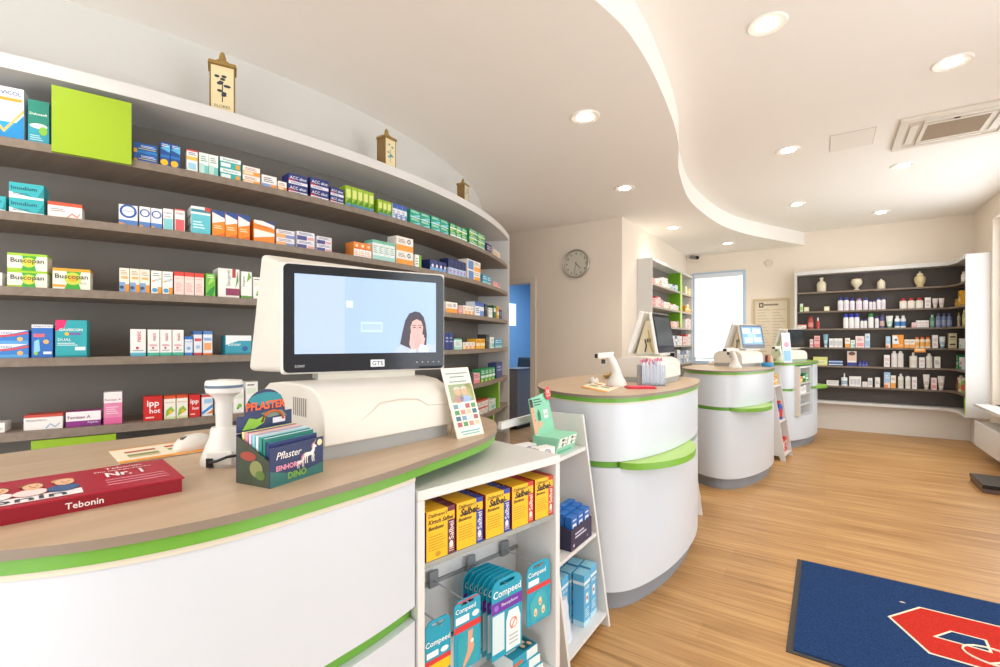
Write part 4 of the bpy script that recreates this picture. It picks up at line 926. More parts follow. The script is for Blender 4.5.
# dark lettered base strip of the far station comes with the housing
# ---------------------------------------------------------------- long red folding game box
fr_, bk_ = atz(182,491.5,ZT), atz(0,526.5,ZT)
u = (bk_-fr_).xy.normalized(); rz = math.atan2(-u.y,-u.x)
LG, DP, HT = .62, .175, .021
t = thing('red_medicine_box', 'long flat red medicine promotion box on the near counter', 'box', (fr_.x,fr_.y,ZT), rz)
RED = mat('900b24',.35,noise=.04,nscale=20); RED2 = mat('ab0d2f',.35,noise=.06,nscale=14)
b = MB(); b.box(-LG,0,0,DP,0,HT,RED,top=RED2)
fr = frame((-LG,0,0),(1,0,0),(0,0,1)); b.text(fr,'Tebonin',LG-.143,.003,LG-.1,.018,mat('f6f2f2',.4),.012)
b.build('carton', t)
b = MB(); b.box(-LG,.003,-.003,DP*.98,HT+.0002,HT+.0027,RED2)
tf = frame((-LG,0,HT+.0028),(1,0,0),(0,1,0)); wh = mat('f6eef0',.4); dk = mat('e08a9c',.5)
b.text(tf,'Tebonin',LG-.085,.142,LG-.034,.158,wh,.01); b.text(tf,'Die Ginkgo-Marke',LG-.10,.122,LG-.022,.137,wh,.008); b.text(tf,'Nr. 1',LG-.088,.085,LG-.038,.118,wh,.03,stretch=True)
for v in (.062,.045,.028): b.rect(tf,LG-.092,v,LG-.012,v+.006,dk)
b.rect(tf,LG-.34,.012,LG-.122,.045,wh); b.text(tf,'Tebonin',LG-.30,.016,LG-.14,.041,mat('3a3a46'),.008,off=.0012,stretch=True)
def person_pic(b, x, y, hair, shirt):
    b.disc(tf,x,y,.019,.022,mat(shirt,.5),.0016); b.disc(tf,x+.003,y+.036,.0115,.021,mat('e8b894',.5),.0020); b.disc(tf,x+.001,y+.048,.0135,.014,mat(hair,.5),.0018); b.disc(tf,x-.005,y+.040,.004,.012,mat(hair,.5),.0019)
    for e in (-.003,.005): b.disc(tf,x+.003+e,y+.038,.0013,.002,mat('3a2a26'),.0024,6)
    b.rect(tf,x+.0,y+.027,x+.007,y+.0295,mat('b85a52'),.0024)
for x,hr,sh_ in ((.178,'8a5a3a','f3d9d6'),(.142,'c9a06a','3a5a8a'),(.215,'5a4034','e9e3e6')): person_pic(b,LG-x,.060,hr,sh_)
b.build('lid', t)
# ---------------------------------------------------------------- plaster display box beside the near station
p0, p1 = atz(270,489,ZT), atz(323,471.5,ZT); pl_ = atz(243,469,ZT)
ux = (p1-p0).xy; wd = ux.length; rz = math.atan2(ux.y,ux.x); dp = .085
t = thing('plaster_display_box', 'dark blue counter display of children plaster packs with dinosaur header', 'display box', (p0.x,p0.y,ZT), rz)
NAVY = mat('27345f',.45,noise=.15,nscale=40); OLV = mat('3f4a3a',.5,noise=.4,nscale=45)
H1, H2 = .068, .045
b = MB(); b.box(0,wd,0,.002,0,H1,NAVY); b.box(0,wd,dp-.002,dp,0,.085,NAVY)
for x in (0,wd-.002): b.hexa([(x,.002,0),(x+.002,.002,0),(x+.002,dp-.002,0),(x,dp-.002,0),(x,.002,H2),(x+.002,.002,H2),(x+.002,dp-.002,.082),(x,dp-.002,.082)], OLV)
b.box(.002,wd-.002,.002,dp-.002,0,.003,NAVY)
fr = frame((0,0,0),(1,0,0),(0,0,1))
b.poly(fr,[(0,0),(wd,0),(wd,.02),(wd*.5,.012),(0,.028)],mat('2f6f6a',.5),.0004)
b.text(fr,'Pflaster',wd*.1,H1*.66,wd*.56,H1*.86,mat('f2f0ea'),.005,.3,.0009); b.text(fr,'EINHORN',wd*.1,H1*.34,wd*.55,H1*.55,mat('f19ab4'),.03,off=.0009); b.text(fr,'DINO',wd*.3,H1*.1,wd*.66,H1*.28,mat('7fae3a'),.03,off=.0009)
def horse(b, fr, x, y, s, c):
    m = mat(c,.5)
    b.poly(fr,[(x+a*s,y+e*s) for a,e in ((0,.5),(.15,.62),(.5,.6),(.62,.72),(.66,.92),(.74,1.08),(.78,1.0),(.95,.86),(.92,.78),(.82,.8),(.8,.62),(.7,.42),(.2,.38))],m,.0010)
    for a in (.08,.22,.58,.7): b.poly(fr,[(x+(a)*s,y+.42*s),(x+(a+.09)*s,y+.42*s),(x+(a+.05)*s,y+.2*s),(x+(a+.09)*s,y),(x+(a+.03)*s,y),(x+(a-.01)*s,y+.2*s)],m,.0011)
    b.poly(fr,[(x+.76*s,y+1.06*s),(x+.8*s,y+1.02*s),(x+.9*s,y+1.3*s)],mat('f0d27a'),.0012); b.poly(fr,[(x+a*s,y+e*s) for a,e in ((.6,.7),(.55,.95),(.68,1.1),(.72,1.04),(.66,.9))],mat('d98aa8'),.0012); b.poly(fr,[(x+a*s,y+e*s) for a,e in ((.02,.55),(-.16,.5),(-.2,.25),(-.08,.4),(.02,.44))],mat('d98aa8'),.0012)
horse(b,fr,wd*.6,H1*.38,.032,'f0ece6'); horse(b,fr,wd*.46,H1*.3,.022,'e6dcd8'); b.disc(fr,wd*.92,H1*.86,.006,.006,mat('f0e2b0'),.001)
lf_ = frame((-.0002,dp-.002,0),(0,-1,0),(0,0,1)); b.disc(lf_,.05,.03,.016,.014,mat('8a8f5a',.5),.0006); b.disc(lf_,.03,.05,.02,.008,mat('a0483a',.5),.0006); b.disc(lf_,.06,.02,.012,.008,mat('5f7a3a',.5),.0007)
b.build('tray', t)
b = MB(); prof = [(0,.0865),(0,.115),(.016,.115)]+[(wd/2+ (wd/2-.016)*math.cos(PI-PI*k/14), .118+.042*math.sin(PI*k/14)) for k in range(15)]+[(wd-.016,.115),(wd,.115),(wd,.0865)]
b.extrude(prof, dp-.002, dp, NAVY, 'y')
fr = frame((0,dp-.0022,0),(1,0,0),(0,0,1)); b.disc(fr,wd*.5,.142,wd*.3,.012,mat('2a8f9c',.5),.0004); b.text(fr,'PFLASTER',wd*.14,.122,wd*.86,.138,mat('f0662f'),.035,off=.0009)
b.poly(fr,[(wd*.08,.09),(wd*.2,.110),(wd*.34,.106),(wd*.5,.112),(wd*.46,.098),(wd*.3,.09)],mat('8cc03a',.5),.0006); b.poly(fr,[(wd*.4,.115),(wd*.55,.119),(wd*.8,.117),(wd*.9,.104),(wd*.75,.108),(wd*.55,.106)],mat('7a8a7a',.5),.0006)
b.tube([(wd*(.62+.2*math.cos(a)),dp-.004,.100+.018*math.sin(a)) for a in (0,.5,1,1.5,2,2.5,3.14)],.0025,mat('c9642f',.5),6); b.rect(fr,wd*.62,.094,wd*.86,.104,mat('e6e4ee',.5),.0008)
b.build('header', t)
rn = random.Random(2); CC = ['2f8f86','cfe6ee','8fd0dd','ead0dc','e59ab8','efe29a','2a3a70','237a72']
for k in range(8):   # plaster packs standing in the tray
    y = .010+k*.0088; hh = [.072,.078,.080,.082,.083,.084,.085,.086][k]
    b = MB(); b.box(.006,wd-.006,0,.006,0,hh,mat(CC[(k+6)%8],.5),top=mat(CC[k],.5)); o = b.build('plaster_pack'); c_,s_ = math.cos(rz),math.sin(rz)
    o.location = (p0.x-y*s_, p0.y+y*c_, ZT+.0031); o.rotation_euler.z = rz
    tag(o, f'thin plaster pack, {ORD[k]} of eight from the front, in the dinosaur display box', 'plaster pack', 'plaster packs in the counter display')
# ---------------------------------------------------------------- leaning photo card behind the near station
c0, c1 = atz(458,439,ZT), atz(484,433.5,ZT); ux = (c1-c0).xy; wd = ux.length; rz = math.atan2(ux.y,ux.x); hh = .178
t = thing('photo_card', 'tall cream photo card with elderly couple leaning at the near counter end', 'card', (c0.x,c0.y,ZT), rz)
ln = -.0
b = MB(); lx = -.012
b.hexa([(0,0,0),(wd,0,0),(wd,.004,0),(0,.004,0),(lx,.05,hh),(wd+lx,.05,hh),(wd+lx,.054,hh),(lx,.054,hh)], mat('f1eadb',.5))
fr = (Vector((0,0,0)), Vector((1,0,0)), Vector((lx/hh,.05/hh,1)))
R_ = lambda u0,v0,u1,v1,c,o=.0006: b.rect(fr,u0*wd,v0*hh,u1*wd,v1*hh,mat(c,.5),o)
for v,u0,u1 in ((.92,.08,.9),(.87,.2,.75),(.80,.15,.8)): R_(u0,v-.012,u1,v+.008,'8fa8a6')
R_(.08,.5,.96,.76,'9fb08a'); R_(.7,.55,.96,.76,'c9d08a')
for x,hc,sc_ in ((.36,'d8d4cc','b98f8a'),(.62,'dcd2c2','9fb6dd')):
    b.disc(fr,x*wd,.54*hh,.2*wd,.05*hh,mat(sc_,.5),.0009); b.disc(fr,x*wd,.645*hh,.12*wd,.052*hh,mat('e2b093',.5),.0013); b.disc(fr,x*wd,.69*hh,.12*wd,.03*hh,mat(hc,.5),.0011)
for k in range(4):
    for i in range(4): R_(.1+.22*i,.15+.085*k,.1+.22*i+.17,.15+.085*k+.065,['b5606a','7a9fb8','e2c4a8','5f9a6a','c9d7e2','3f6f8a','d78f8a'][(i*3+k*5)%7])
R_(.15,.07,.9,.09,'6fb8c4'); R_(.2,.035,.85,.05,'6fb8c4'); b.build('card_face', t)
b = MB(); b.hexa([(wd*.45,.05+.02,0),(wd*.55,.07,0),(wd*.55,.075,0),(wd*.45,.075,0),(wd*.45+lx*.7,.045,hh*.7),(wd*.55+lx*.7,.045,hh*.7),(wd*.55+lx*.7,.05,hh*.7),(wd*.45+lx*.7,.05,hh*.7)], mat('d9cdb6',.6)); b.build('easel_leg', t)
# ---------------------------------------------------------------- goods in the near display cabinet
def salbei_mb(w, d, h, side, kirsch=False):
    b = MB(); Y = mat('f3bb12',.4); b.box(-w/2,w/2,-d/2,d/2,0,h,Y)
    fr = FRONT(w,d,h); k = mat('2a2116'); m = mat(side,.4)
    b.rect(fr,w*.74,0,w,h*.72,m); b.rect(RIGHT(w,d,h),0,0,d,h*.72,m,.0004)
    b.rect(TOPF(w,d,h),w*.72,0,w,d,m,.0004); b.rect(fr,w*.74,h*.9,w,h,m)
    b.rect(LEFT(w,d,h),0,0,d,h,mat('8f2a2a' if side!='6a2440' else '6a2440',.4),.0004)
    b.text(fr,"Dallmann's",w*.06,h*.86,w*.72,h*.96,k,.006,.25)
    if kirsch: b.text(fr,'Kirsch Salbei',w*.06,h*.72,w*.95,h*.84,k,.02,.3); b.text(fr,'Bonbons',w*.06,h*.60,w*.6,h*.70,k,.02,.3)
    else: b.text(fr,'Salbei-',w*.05,h*.70,w*.94,h*.86,k,.035,.3); b.text(fr,'Bonbons',w*.06,h*.59,w*.56,h*.68,k,.02,.3)
    for q in range(6): b.rect(fr,w*.07,h*(.2+.055*q),w*(.66-.05*(q%3)),h*(.205+.055*q+.008),mat('a8801a',.5))
    if kirsch: b.disc(fr,w*.4,h*.1,w*.1,h*.05,mat('c88a2a',.5))
    b.disc(fr,w*.87,h*.2,w*.07,h*.08,mat('e9e2d6',.5),.0007); b.text(fr,'Salbei',w*.78,h*.3,w*.96,h*.68,mat('f0e6da'),.01,rot=True,off=.0008)
    for q in range(3): b.rect(fr,w*.78,h*(.06+.04*q),w*.96,h*(.075+.04*q),mat('e6c9b8',.5),.0009)
    return b
CG = 'yellow sage sweet boxes in the near cabinet'
cols = [(426,455,'6a2440',True,'yellow sweet box with maroon side'),(456.5,483,'2440a0',False,'yellow sweet box with blue side, nearer column'),(485.5,510,'2440a0',False,'yellow sweet box with blue side, farther column'),(512,533.5,'c8322a',False,'yellow sweet box with red side, nearer column'),(535,553,'c8322a',False,'yellow sweet box with red side, farther column')]
for x0, x1, sd, ki, ds in cols:
    a, b_ = ulocal(x0,.008), ulocal(x1,.008); a = max(a,T_+.003); w = (b_-a)*.97; h = .106; d = .031
    o = salbei_mb(w,d,h,sd,ki).build('sweet_box'); tag(o,'x','sweet box')
    for k in range(4):
        p = uworld((a+b_)/2, .008+d/2+k*.0335, .7756)
        put(o, k==0, p, UR+random.uniform(-.015,.015), f'{ds}, {ORD[k]} from the front', CG)
# hanging plaster packs
def pack_mb(w, h, kind):
    T1 = mat('1a9dbb',.35); b = MB(); r = w*.28; d = .0022
    pr = [(-w/2,0),(w/2,0)]+[(w/2-r+r*math.cos(PI/2*k/6),h-r+r*math.sin(PI/2*k/6)) for k in range(7)]+[(-w/2+r-r*math.sin(PI/2*k/6),h-r+r*math.cos(PI/2*k/6)) for k in range(7)]
    if kind in ('plain','foot'): pr = [(-w/2,0),(w/2,0),(w/2,h*.93),(w*.35,h),(-w*.35,h),(-w/2,h*.93)]
    q = len(pr)-1; mid = min(range(len(pr)-1), key=lambda i: abs(pr[i][0]+pr[i+1][0]) if pr[i][1] > h*.9 and pr[i+1][1] > h*.9 else 9)
    hw, hh_ = w*.24, h*.022; zc = h*.935    # slot for the hook, cut through by a hairline slit
    pr = pr[:mid+1]+[(0,h),(0,zc+hh_),(hw,zc+hh_),(hw,zc-hh_),(-hw,zc-hh_),(-hw,zc+hh_),(0,zc+hh_),(0,h)]+pr[mid+1:]
    b.extrude(pr,-d/2,d/2,T1,'y'); fr = frame((-w/2,-d/2,0),(1,0,0),(0,0,1)); WT = mat('f4f6f6',.4)
    
    if kind == 'blister':
        b.text(fr,'Compeed',w*.04,h*.735,w*.96,h*.87,WT,.012,off=.0006); b.rect(fr,0,h*.58,w,h*.72,mat('6a2fa0',.4)); b.text(fr,'Blasenpflaster',w*.25,h*.63,w*.92,h*.68,WT,off=.0008)
        b.disc(fr,w*.14,h*.65,w*.07,w*.07,mat('9a6ad0'),.0007); b.rect(fr,w*.02,h*.08,w*.4,h*.56,mat('cfe4ea',.4)); 
        b.poly(fr,[(w*.46,h*.03),(w*.94,h*.03),(w*.94,h*.42),(w*.86,h*.54),(w*.54,h*.54),(w*.46,h*.42)],mat('e6eef0',.25),.0006)
        b.disc(fr,w*.7,h*.36,w*.13,w*.13,mat('e2795a',.5),.0009); b.disc(fr,w*.7,h*.36,w*.10,w*.10,mat('e6eef0',.4),.0011)
        b.poly(fr,[(w*.6,h*.30),(w*.63,h*.29),(w*.8,h*.42),(w*.77,h*.43)],mat('e2795a',.5),.0013)
        for q in range(3): b.rect(fr,w*.55,h*(.1+.05*q),w*.85,h*(.12+.05*q),mat('a9b4ba',.5),.0009)
    elif kind == 'corn':
        b.text(fr,'Compeed',w*.05,h*.76,w*.8,h*.87,WT,.012,off=.0006); b.rect(fr,w*.06,h*.64,w*.5,h*.73,WT); b.rect(fr,0,h*.54,w,h*.62,mat('d2383a',.4))
        b.poly(fr,[(w*.15,h*.05),(w*.85,h*.05),(w*.88,h*.35),(w*.7,h*.5),(w*.35,h*.5),(w*.12,h*.35)],mat('3aa9b4',.25),.0005)
        for x,y in ((.35,.18),(.55,.33),(.68,.17)): b.disc(fr,w*x,h*y,w*.07,h*.07,mat('e8d2a6',.4),.0008); b.disc(fr,w*x,h*(y-.02),w*.04,h*.02,mat('d87a5a',.4),.0010)
    elif kind == 'foot':
        b.text(fr,'Compeed',w*.04,h*.79,w*.8,h*.9,WT,.012,off=.0006); b.rect(fr,w*.05,h*.67,w*.55,h*.77,WT); b.disc(fr,w*.8,h*.73,w*.14,h*.045,mat('dfe8ea'),.0005); b.rect(fr,0,h*.55,w,h*.64,mat('d2383a',.4))
        b.poly(fr,[(w*.12,h*.03),(w*.9,h*.03),(w*.9,h*.46),(w*.75,h*.53),(w*.3,h*.53),(w*.12,h*.44)],mat('2aa2b2',.25),.0005)
        b.poly(fr,[(w*.5,h*.52),(w*.7,h*.52),(w*.66,h*.4),(w*.74,h*.28),(w*.7,h*.22),(w*.5,h*.1),(w*.34,h*.03),(w*.3,h*.07),(w*.48,h*.24),(w*.5,h*.38)],mat('d9a184',.5),.0008); b.disc(fr,w*.66,h*.36,w*.06,h*.03,mat('f4efe8'),.0010)
        b.rect(fr,w*.1,h*.965,w*.9,h*.985,mat('d2383a',.4),.0006)
    else:
        b.text(fr,'Compeed',-w*.0,h*.6,w*.98,h*.76,WT,.012,off=.0006); b.rect(fr,w*.05,h*.5,w*.5,h*.58,WT); b.disc(fr,w*.75,h*.54,w*.16,h*.04,mat('e6eef0'),.0005); b.rect(fr,0,h*.40,w,h*.47,mat('d2383a',.4)); b.rect(fr,0,h*.26,w,h*.40,mat('f0c21f',.4)); b.disc(fr,w*.45,h*.16,w*.2,h*.07,mat('d9a184'),.0006)
    return b
PG = 'blister plaster packs hanging in the near cabinet'
def hang(kind, px, ytop, ybot, yl, label, w, n=1, dy=.012, dx=0):
    x = ulocal(px, yl); p = uworld(x, yl); zt = zat(ytop,p.x,p.y); zb = zat(ybot,p.x,p.y)
    o = pack_mb(w, zt-zb, kind).build('plaster_pack'); tag(o,'x','plaster pack')
    for k in range(n):
        p = uworld(x-dx*(k-n/2)*(n>1), yl+dy*k, zb)
        put(o, k==0, p, UR, (label if n==1 else f'{label}, {ORD[k]} of {NUM[n]} from the front'), PG)
    zh = zb+(zt-zb)*.935-.0005; b = MB(); b.box(x-.013,x+.013,.136,.1438,zh-.016,zh+.024,mat('8a8f93',.4))
    b.tube([(x,.136,zh),(x,max(yl-.012,.002),zh)], .0020, STEEL, 6); b.build('hook', un)
hang('blister', 504, 577, 655, .012, 'turquoise and purple blister plaster pack on the middle hook', .105, 7, .0145, .003)
hang('corn', 538.5, 561, 621, .010, 'turquoise plaster pack with red band on the far hook', .092)
hang('foot', 467.5, 597, 667, .006, 'turquoise plaster pack showing a foot on the near hook', .078)
hang('plain', 438, 618, 690, .014, 'turquoise plaster pack with yellow band by the cabinet side', .068)
def flatbox(k):
    w,d,h = .10,.085,.024; b = MB(); T1 = mat('1a9dbb',.4); b.box(-w/2,w/2,-d/2,d/2,0,h,mat('dfe8e8',.4),top=T1)
    fr = FRONT(w,d,h); b.rect(fr,0,0,w*.55,h,T1); b.rect(fr,0,h*.15,w*.4,h*.5,mat('c8622f',.4),.0005)
    tf = TOPF(w,d,h); b.rect(tf,0,d*.62,w,d*.76,mat('f0b52c',.4)); b.rect(tf,w*.5,d*.08,w*.95,d*.55,mat('12606c',.4),.0005)
    for x,y in ((.62,.25),(.75,.4),(.85,.2)): b.disc(tf,w*x,d*y,w*.06,d*.1,mat('e8c9a0'),.0008)
    b.rect(tf,w*.05,d*.3,w*.42,d*.45,mat('e6eef0'),.0005)
    return b
o = flatbox(0).build('plaster_carton'); tag(o,'x','plaster carton')
for k in range(3): put(o,k==0,uworld(.365-.006*k,.062+.004*k,.3525+.0248*k),UR+.05*k-.05,f"{['lowest','middle','top'][k]} flat turquoise plaster carton lying on the near cabinet's lower shelf",'flat plaster cartons in the cabinet')
# ---------------------------------------------------------------- goods on the sloping rack
def on_rack(x, y, z): return rworld(R1, PI/2, x, y, z)
# mint counter display with face header and round sticker
MINT = mat('8fd0b2',.45,noise=.04,nscale=30); p = on_rack(.225,.15,.7756)
t = thing('mint_display_box','mint green display box with face header and red round sticker on the sloping rack','display box',p,PI/2)
w,d,h = .175,.09,.075
b = MB(); b.hexa([(-w/2,-.015,0),(w/2,-.015,0),(w/2,d,0),(-w/2,d,0),(-w/2,-.035,h),(w/2,-.035,h),(w/2,d,h),(-w/2,d,h)],MINT)
fr = (Vector((-w/2,-.015,0)),Vector((1,0,0)),Vector((0,-.02/h,1)))
for u0 in (.05,.53):
    b.rect(fr,u0*w,h*.42,(u0+.42)*w,h*.95,mat('f1f4f0',.4),.0006); b.disc(fr,(u0+.2)*w,h*.82,.012,.006,mat('2a3a34'),.001); b.disc(fr,(u0+.22)*w,h*.55,.009,.009,mat('2f8f62'),.001)
    for q in range(2): b.rect(fr,(u0+.3)*w,h*(.55+.2*q),(u0+.4)*w,h*(.6+.2*q),mat('c96a7a'),.001)
b.rect(fr,.1*w,h*.12,.8*w,h*.2,mat('4f9a7a'),.0006); b.build('tray', t)
b = MB(); b.hexa([(-w/2,d-.012,h),(w/2,d-.012,h),(w/2,d-.008,h),(-w/2,d-.008,h),(-w/2,d+.02,h+.15),(w*.42,d+.02,h+.17),(w*.42,d+.024,h+.17),(-w/2,d+.024,h+.15)],MINT)
fr = (Vector((-w/2,d-.0125,h)),Vector((1,0,0)),Vector((0,.032/.16,1)))
SK = mat('e3a98c',.5); b.poly(fr,[(0,.0),(.03,.01),(.034,.05),(.022,.075),(.028,.10),(.02,.13),(0,.14)],SK,.0006); b.poly(fr,[(0,.115),(.024,.115),(.02,.148),(0,.15)],mat('3a2a26',.5),.0009)
b.rect(fr,.012,.095,.02,.098,mat('3a2a26'),.001); b.rect(fr,.016,.058,.026,.062,mat('b5564f'),.001); b.poly(fr,[(.04,.02),(.075,.035),(.08,.05),(.06,.045),(.05,.06),(.04,.05)],SK,.0008)
b.poly(fr,[(.045,.055),(.07,.055),(.07,.085),(.058,.105),(.045,.085)],mat('1f7a56',.4),.0009)
for q,(u0,u1) in enumerate(((.03,.09),(.03,.1),(.035,.085))): b.rect(fr,u0,.142-.011*q,u1,.147-.011*q,mat('2f6f58'),.0008)
b.rect(fr,.10,.06,.135,.095,mat('f1f4f0'),.0009); b.text(fr,'CBD',.103,.07,.132,.083,mat('2f8f62'),.01,off=.0013)
b.build('header', t)
b = MB(); c0_ = (w*.36,d+.012,h+.165); fr = (Vector(c0_),Vector((1,0,0)),Vector((0,.1,1)))
b.disc(fr,0,0,.027,.030,mat('d8363c',.4),.002,22); b.text(fr,'5€',-.014,-.004,.014,.018,mat('f7eeee'),.01,off=.003); b.text(fr,'sparen',-.018,-.018,.018,-.008,mat('f7eeee'),.004,off=.003); b.build('sticker', t)
# two white cartons with spiral print
for k,px in enumerate((511,530)):
    b = MB(); w,d,h = .085,.05,.052; b.box(-w/2,w/2,-d/2,d/2,0,h,mat('eceaea',.45)); fr = FRONT(w,d,h)
    for q in range(4): 
        n=18; r0=.021-.0055*q; r1=r0-.003
        for i in range(n):
            a,a2=2*PI*i/n,2*PI*(i+1)/n; b.poly(fr,[(w/2+r0*math.cos(a),h*.5+r0*math.sin(a)),(w/2+r0*math.cos(a2),h*.5+r0*math.sin(a2)),(w/2+r1*math.cos(a2),h*.5+r1*math.sin(a2)),(w/2+r1*math.cos(a),h*.5+r1*math.sin(a))],mat('3a3440' if q%2==0 else '8a7f90'),.0005)
    o = b.build('spiral_carton', loc=on_rack(.065+.0,.15,.7756) if k else on_rack(.065,.235,.7756)); o.rotation_euler.z = PI/2-.3
    tag(o, ('rear' if k==0 else 'front')+' white carton with dark spiral print beside the mint display','carton')
# navy tray with blue cartons on the middle board
p = on_rack(.24,.062,.4006); t = thing('navy_display_tray','dark navy display tray of blue boxes on the sloping rack middle shelf','tray',p,PI/2)
w,d = .2,.115; NV = mat('2b2747',.4); b = MB(); b.box(-w/2,w/2,0,.004,0,.085,NV); b.box(-w/2,w/2,d-.004,d,0,.11,NV)
for x in (-w/2,w/2-.004): b.hexa([(x,.004,0),(x+.004,.004,0),(x+.004,d-.004,0),(x,d-.004,0),(x,.004,.085),(x+.004,.004,.085),(x+.004,d-.004,.11),(x,d-.004,.11)],NV)
b.box(-w/2+.004,w/2-.004,.004,d-.004,0,.03,NV); fr = frame((-w/2,0,0),(1,0,0),(0,0,1)); b.text(fr,'OMRON',w*.2,.05,w*.7,.068,mat('e6e4ee'),.01,off=.0007) if False else None
for q in range(2): b.rect(fr,w*.18,.042+.014*q,w*(.72-.12*q),.049+.014*q,mat('cfcde0'),.0005)
b.disc(fr,w*.12,.018,.006,.006,mat('cfcde0'),.0005); b.disc(fr,w*.78,.018,.006,.006,mat('8a86b0'),.0005); b.build('tray_shell', t)
o = carton_mb(.055,.03,.10,S['bluebox']).build('meter_carton'); tag(o,'x','carton'); k=0
for r in range(3):
    for q in range(3):
        put(o,k==0,on_rack(.24-.06+.06*q,.062+.02+.034*r,.4312+.008*r),PI/2,f"blue and white carton, {ORD[q]} from near side, {['front','middle','rear'][r]} row of navy tray",'blue cartons in the navy tray'); k+=1
# small clear tubes beside the tray
for k in range(4):
    b = MB(); b.lathe([(.011,0),(.012,.004),(.012,.05),(.007,.058),(.007,.07)],mat('d8d6d6',.2,noise=.05),12); b.lathe([(.0075,.062),(.0075,.078)],mat('8a8488',.4),10)
    o = b.build('small_vial',loc=on_rack(.055+.026*(k%2)+.0,.10+.045*(k//2),.4006)); tag(o,f"small grey vial, {['front near','front far','rear near','rear far'][k]} of four beside the navy tray",'vial','vials on the sloping rack')
# tall light blue cartons at the bottom, one tilted bag in front
o = carton_mb(.062,.05,.215,S['lblue']).build('inhaler_carton'); tag(o,'x','carton'); k=0
for q,(x,y) in enumerate(((.335,.055),(.255,.05),(.325,.112),(.245,.108),(.17,.11),(.315,.168),(.235,.166))):
    put(o,k==0,on_rack(x,y+.02,.0606),PI/2+.03*((q%3)-1),f"tall light blue carton, {['far front','near front','middle far','middle centre','middle near','rear far','rear near'][q]} place on rack bottom shelf",'light blue cartons on the rack bottom shelf'); k+=1
b = MB(); rn = random.Random(4); n,m_n = 12,9; vs=[]
for j in range(m_n):
    f = j/(m_n-1)
    for i in range(n):
        a = 2*PI*i/n; r = (.8+.28*rn.random())*(1-.35*f)
        vs.append((.055*r*math.cos(a), .032*r*math.sin(a)*(1-.6*f), .17*f))
fs=[(j*n+i,j*n+(i+1)%n,(j+1)*n+(i+1)%n,(j+1)*n+i) for j in range(m_n-1) for i in range(n)]+[tuple(reversed(range(n))),tuple((m_n-1)*n+i for i in range(n))]
b.add(vs,fs,mat('d5e0ee',.25,noise=.1,nscale=40),True); o=b.build('clear_bag',loc=on_rack(.095,.075,.0606)); o.rotation_euler.z=PI/2; tag(o,'crumpled pale plastic bag on the rack bottom shelf beside blue cartons','bag')
# ---------------------------------------------------------------- goods on the rack beside the third counter
def r3(x,y,z): return rworld(R3, PI/2-.12, x,y,z)
rz3 = PI/2-.12
def goods(name, lab, cat, loc, rz, mb, grp=None): o = mb.build(name, loc=loc); o.rotation_euler.z = rz; return tag(o, lab, cat, grp)
goods('orange_carton','orange carton on the top shelf of the rack beside third counter','carton',r3(.27,.165,.7756),rz3,carton_mb(.09,.05,.10,S['yellowbox']))
goods('orange_carton','second orange carton, nearer side, top shelf of third counter rack','carton',r3(.16,.165,.7756),rz3,carton_mb(.09,.05,.09,S['orangewide']))
def sbottle(w,h,body,cap,capf=.16,neck=.5,shape='round'):
    b = MB(); r = w/2; n = 18
    if shape == 'round': b.lathe([(r*.94,0),(r,h*.02),(r,h*(1-capf-.12)),(r*.8,h*(1-capf-.05)),(r*neck,h*(1-capf)),(r*neck,h*(1-capf)+.002)],mat(body,.35),n)
    else:
        pr=[(r,0),(r,h*(1-capf-.10)),(r*.85,h*(1-capf-.03)),(r*neck,h*(1-capf))]; b.lathe(pr,mat(body,.35),n,1,.62)
    c_ = MB(); sy = 1 if shape=='round' else .7
    c_.lathe([(r*neck*1.12,h*(1-capf)+.0005),(r*neck*1.12,h*.97),(r*neck*.9,h)],mat(cap,.4),n,1,sy)
    return b,c_
def bottle(lab, loc, rz, w, h, body, cap, label='dfe3ea', capf=.16, neck=.5, shape='round', grp=None, name='bottle'):
    b,c_ = sbottle(w,h,body,cap,capf,neck,shape); r=w/2
    sy = 1 if shape=='round' else .62
    if label:   # wrapped label
        n=18; b.lathe([(r*1.006,h*.14),(r*1.006,h*(.86-capf-.14))],mat(label,.45),18,1,sy)
    o=b.build(name,loc=loc); o.rotation_euler.z=rz; c_.build('cap',o); return tag(o,lab,'bottle',grp)
bottle('blue spray bottle with red label on the third counter rack',r3(.25,.11,.4006),rz3,.07,.2,'2f4fa6','c83a3a','c8323a')
bottle('small blue bottle beside the blue spray bottle, third counter rack',r3(.16,.12,.4006),rz3,.06,.16,'3a62b8','2f4fa6','d8dcea')
goods('white_carton','white carton with yellow foot, middle shelf of third counter rack','carton',r3(.08,.12,.4006),rz3,carton_mb(.07,.06,.13,S['bronch']))
goods('red_carton','red carton, far side, bottom shelf of the third counter rack','carton',r3(.26,.08,.0606),rz3,carton_mb(.09,.07,.15,S['ipp']))
goods('red_carton','red and white carton, near side, bottom shelf of third counter rack','carton',r3(.14,.08,.0606),rz3,carton_mb(.1,.07,.14,S['redbar']))
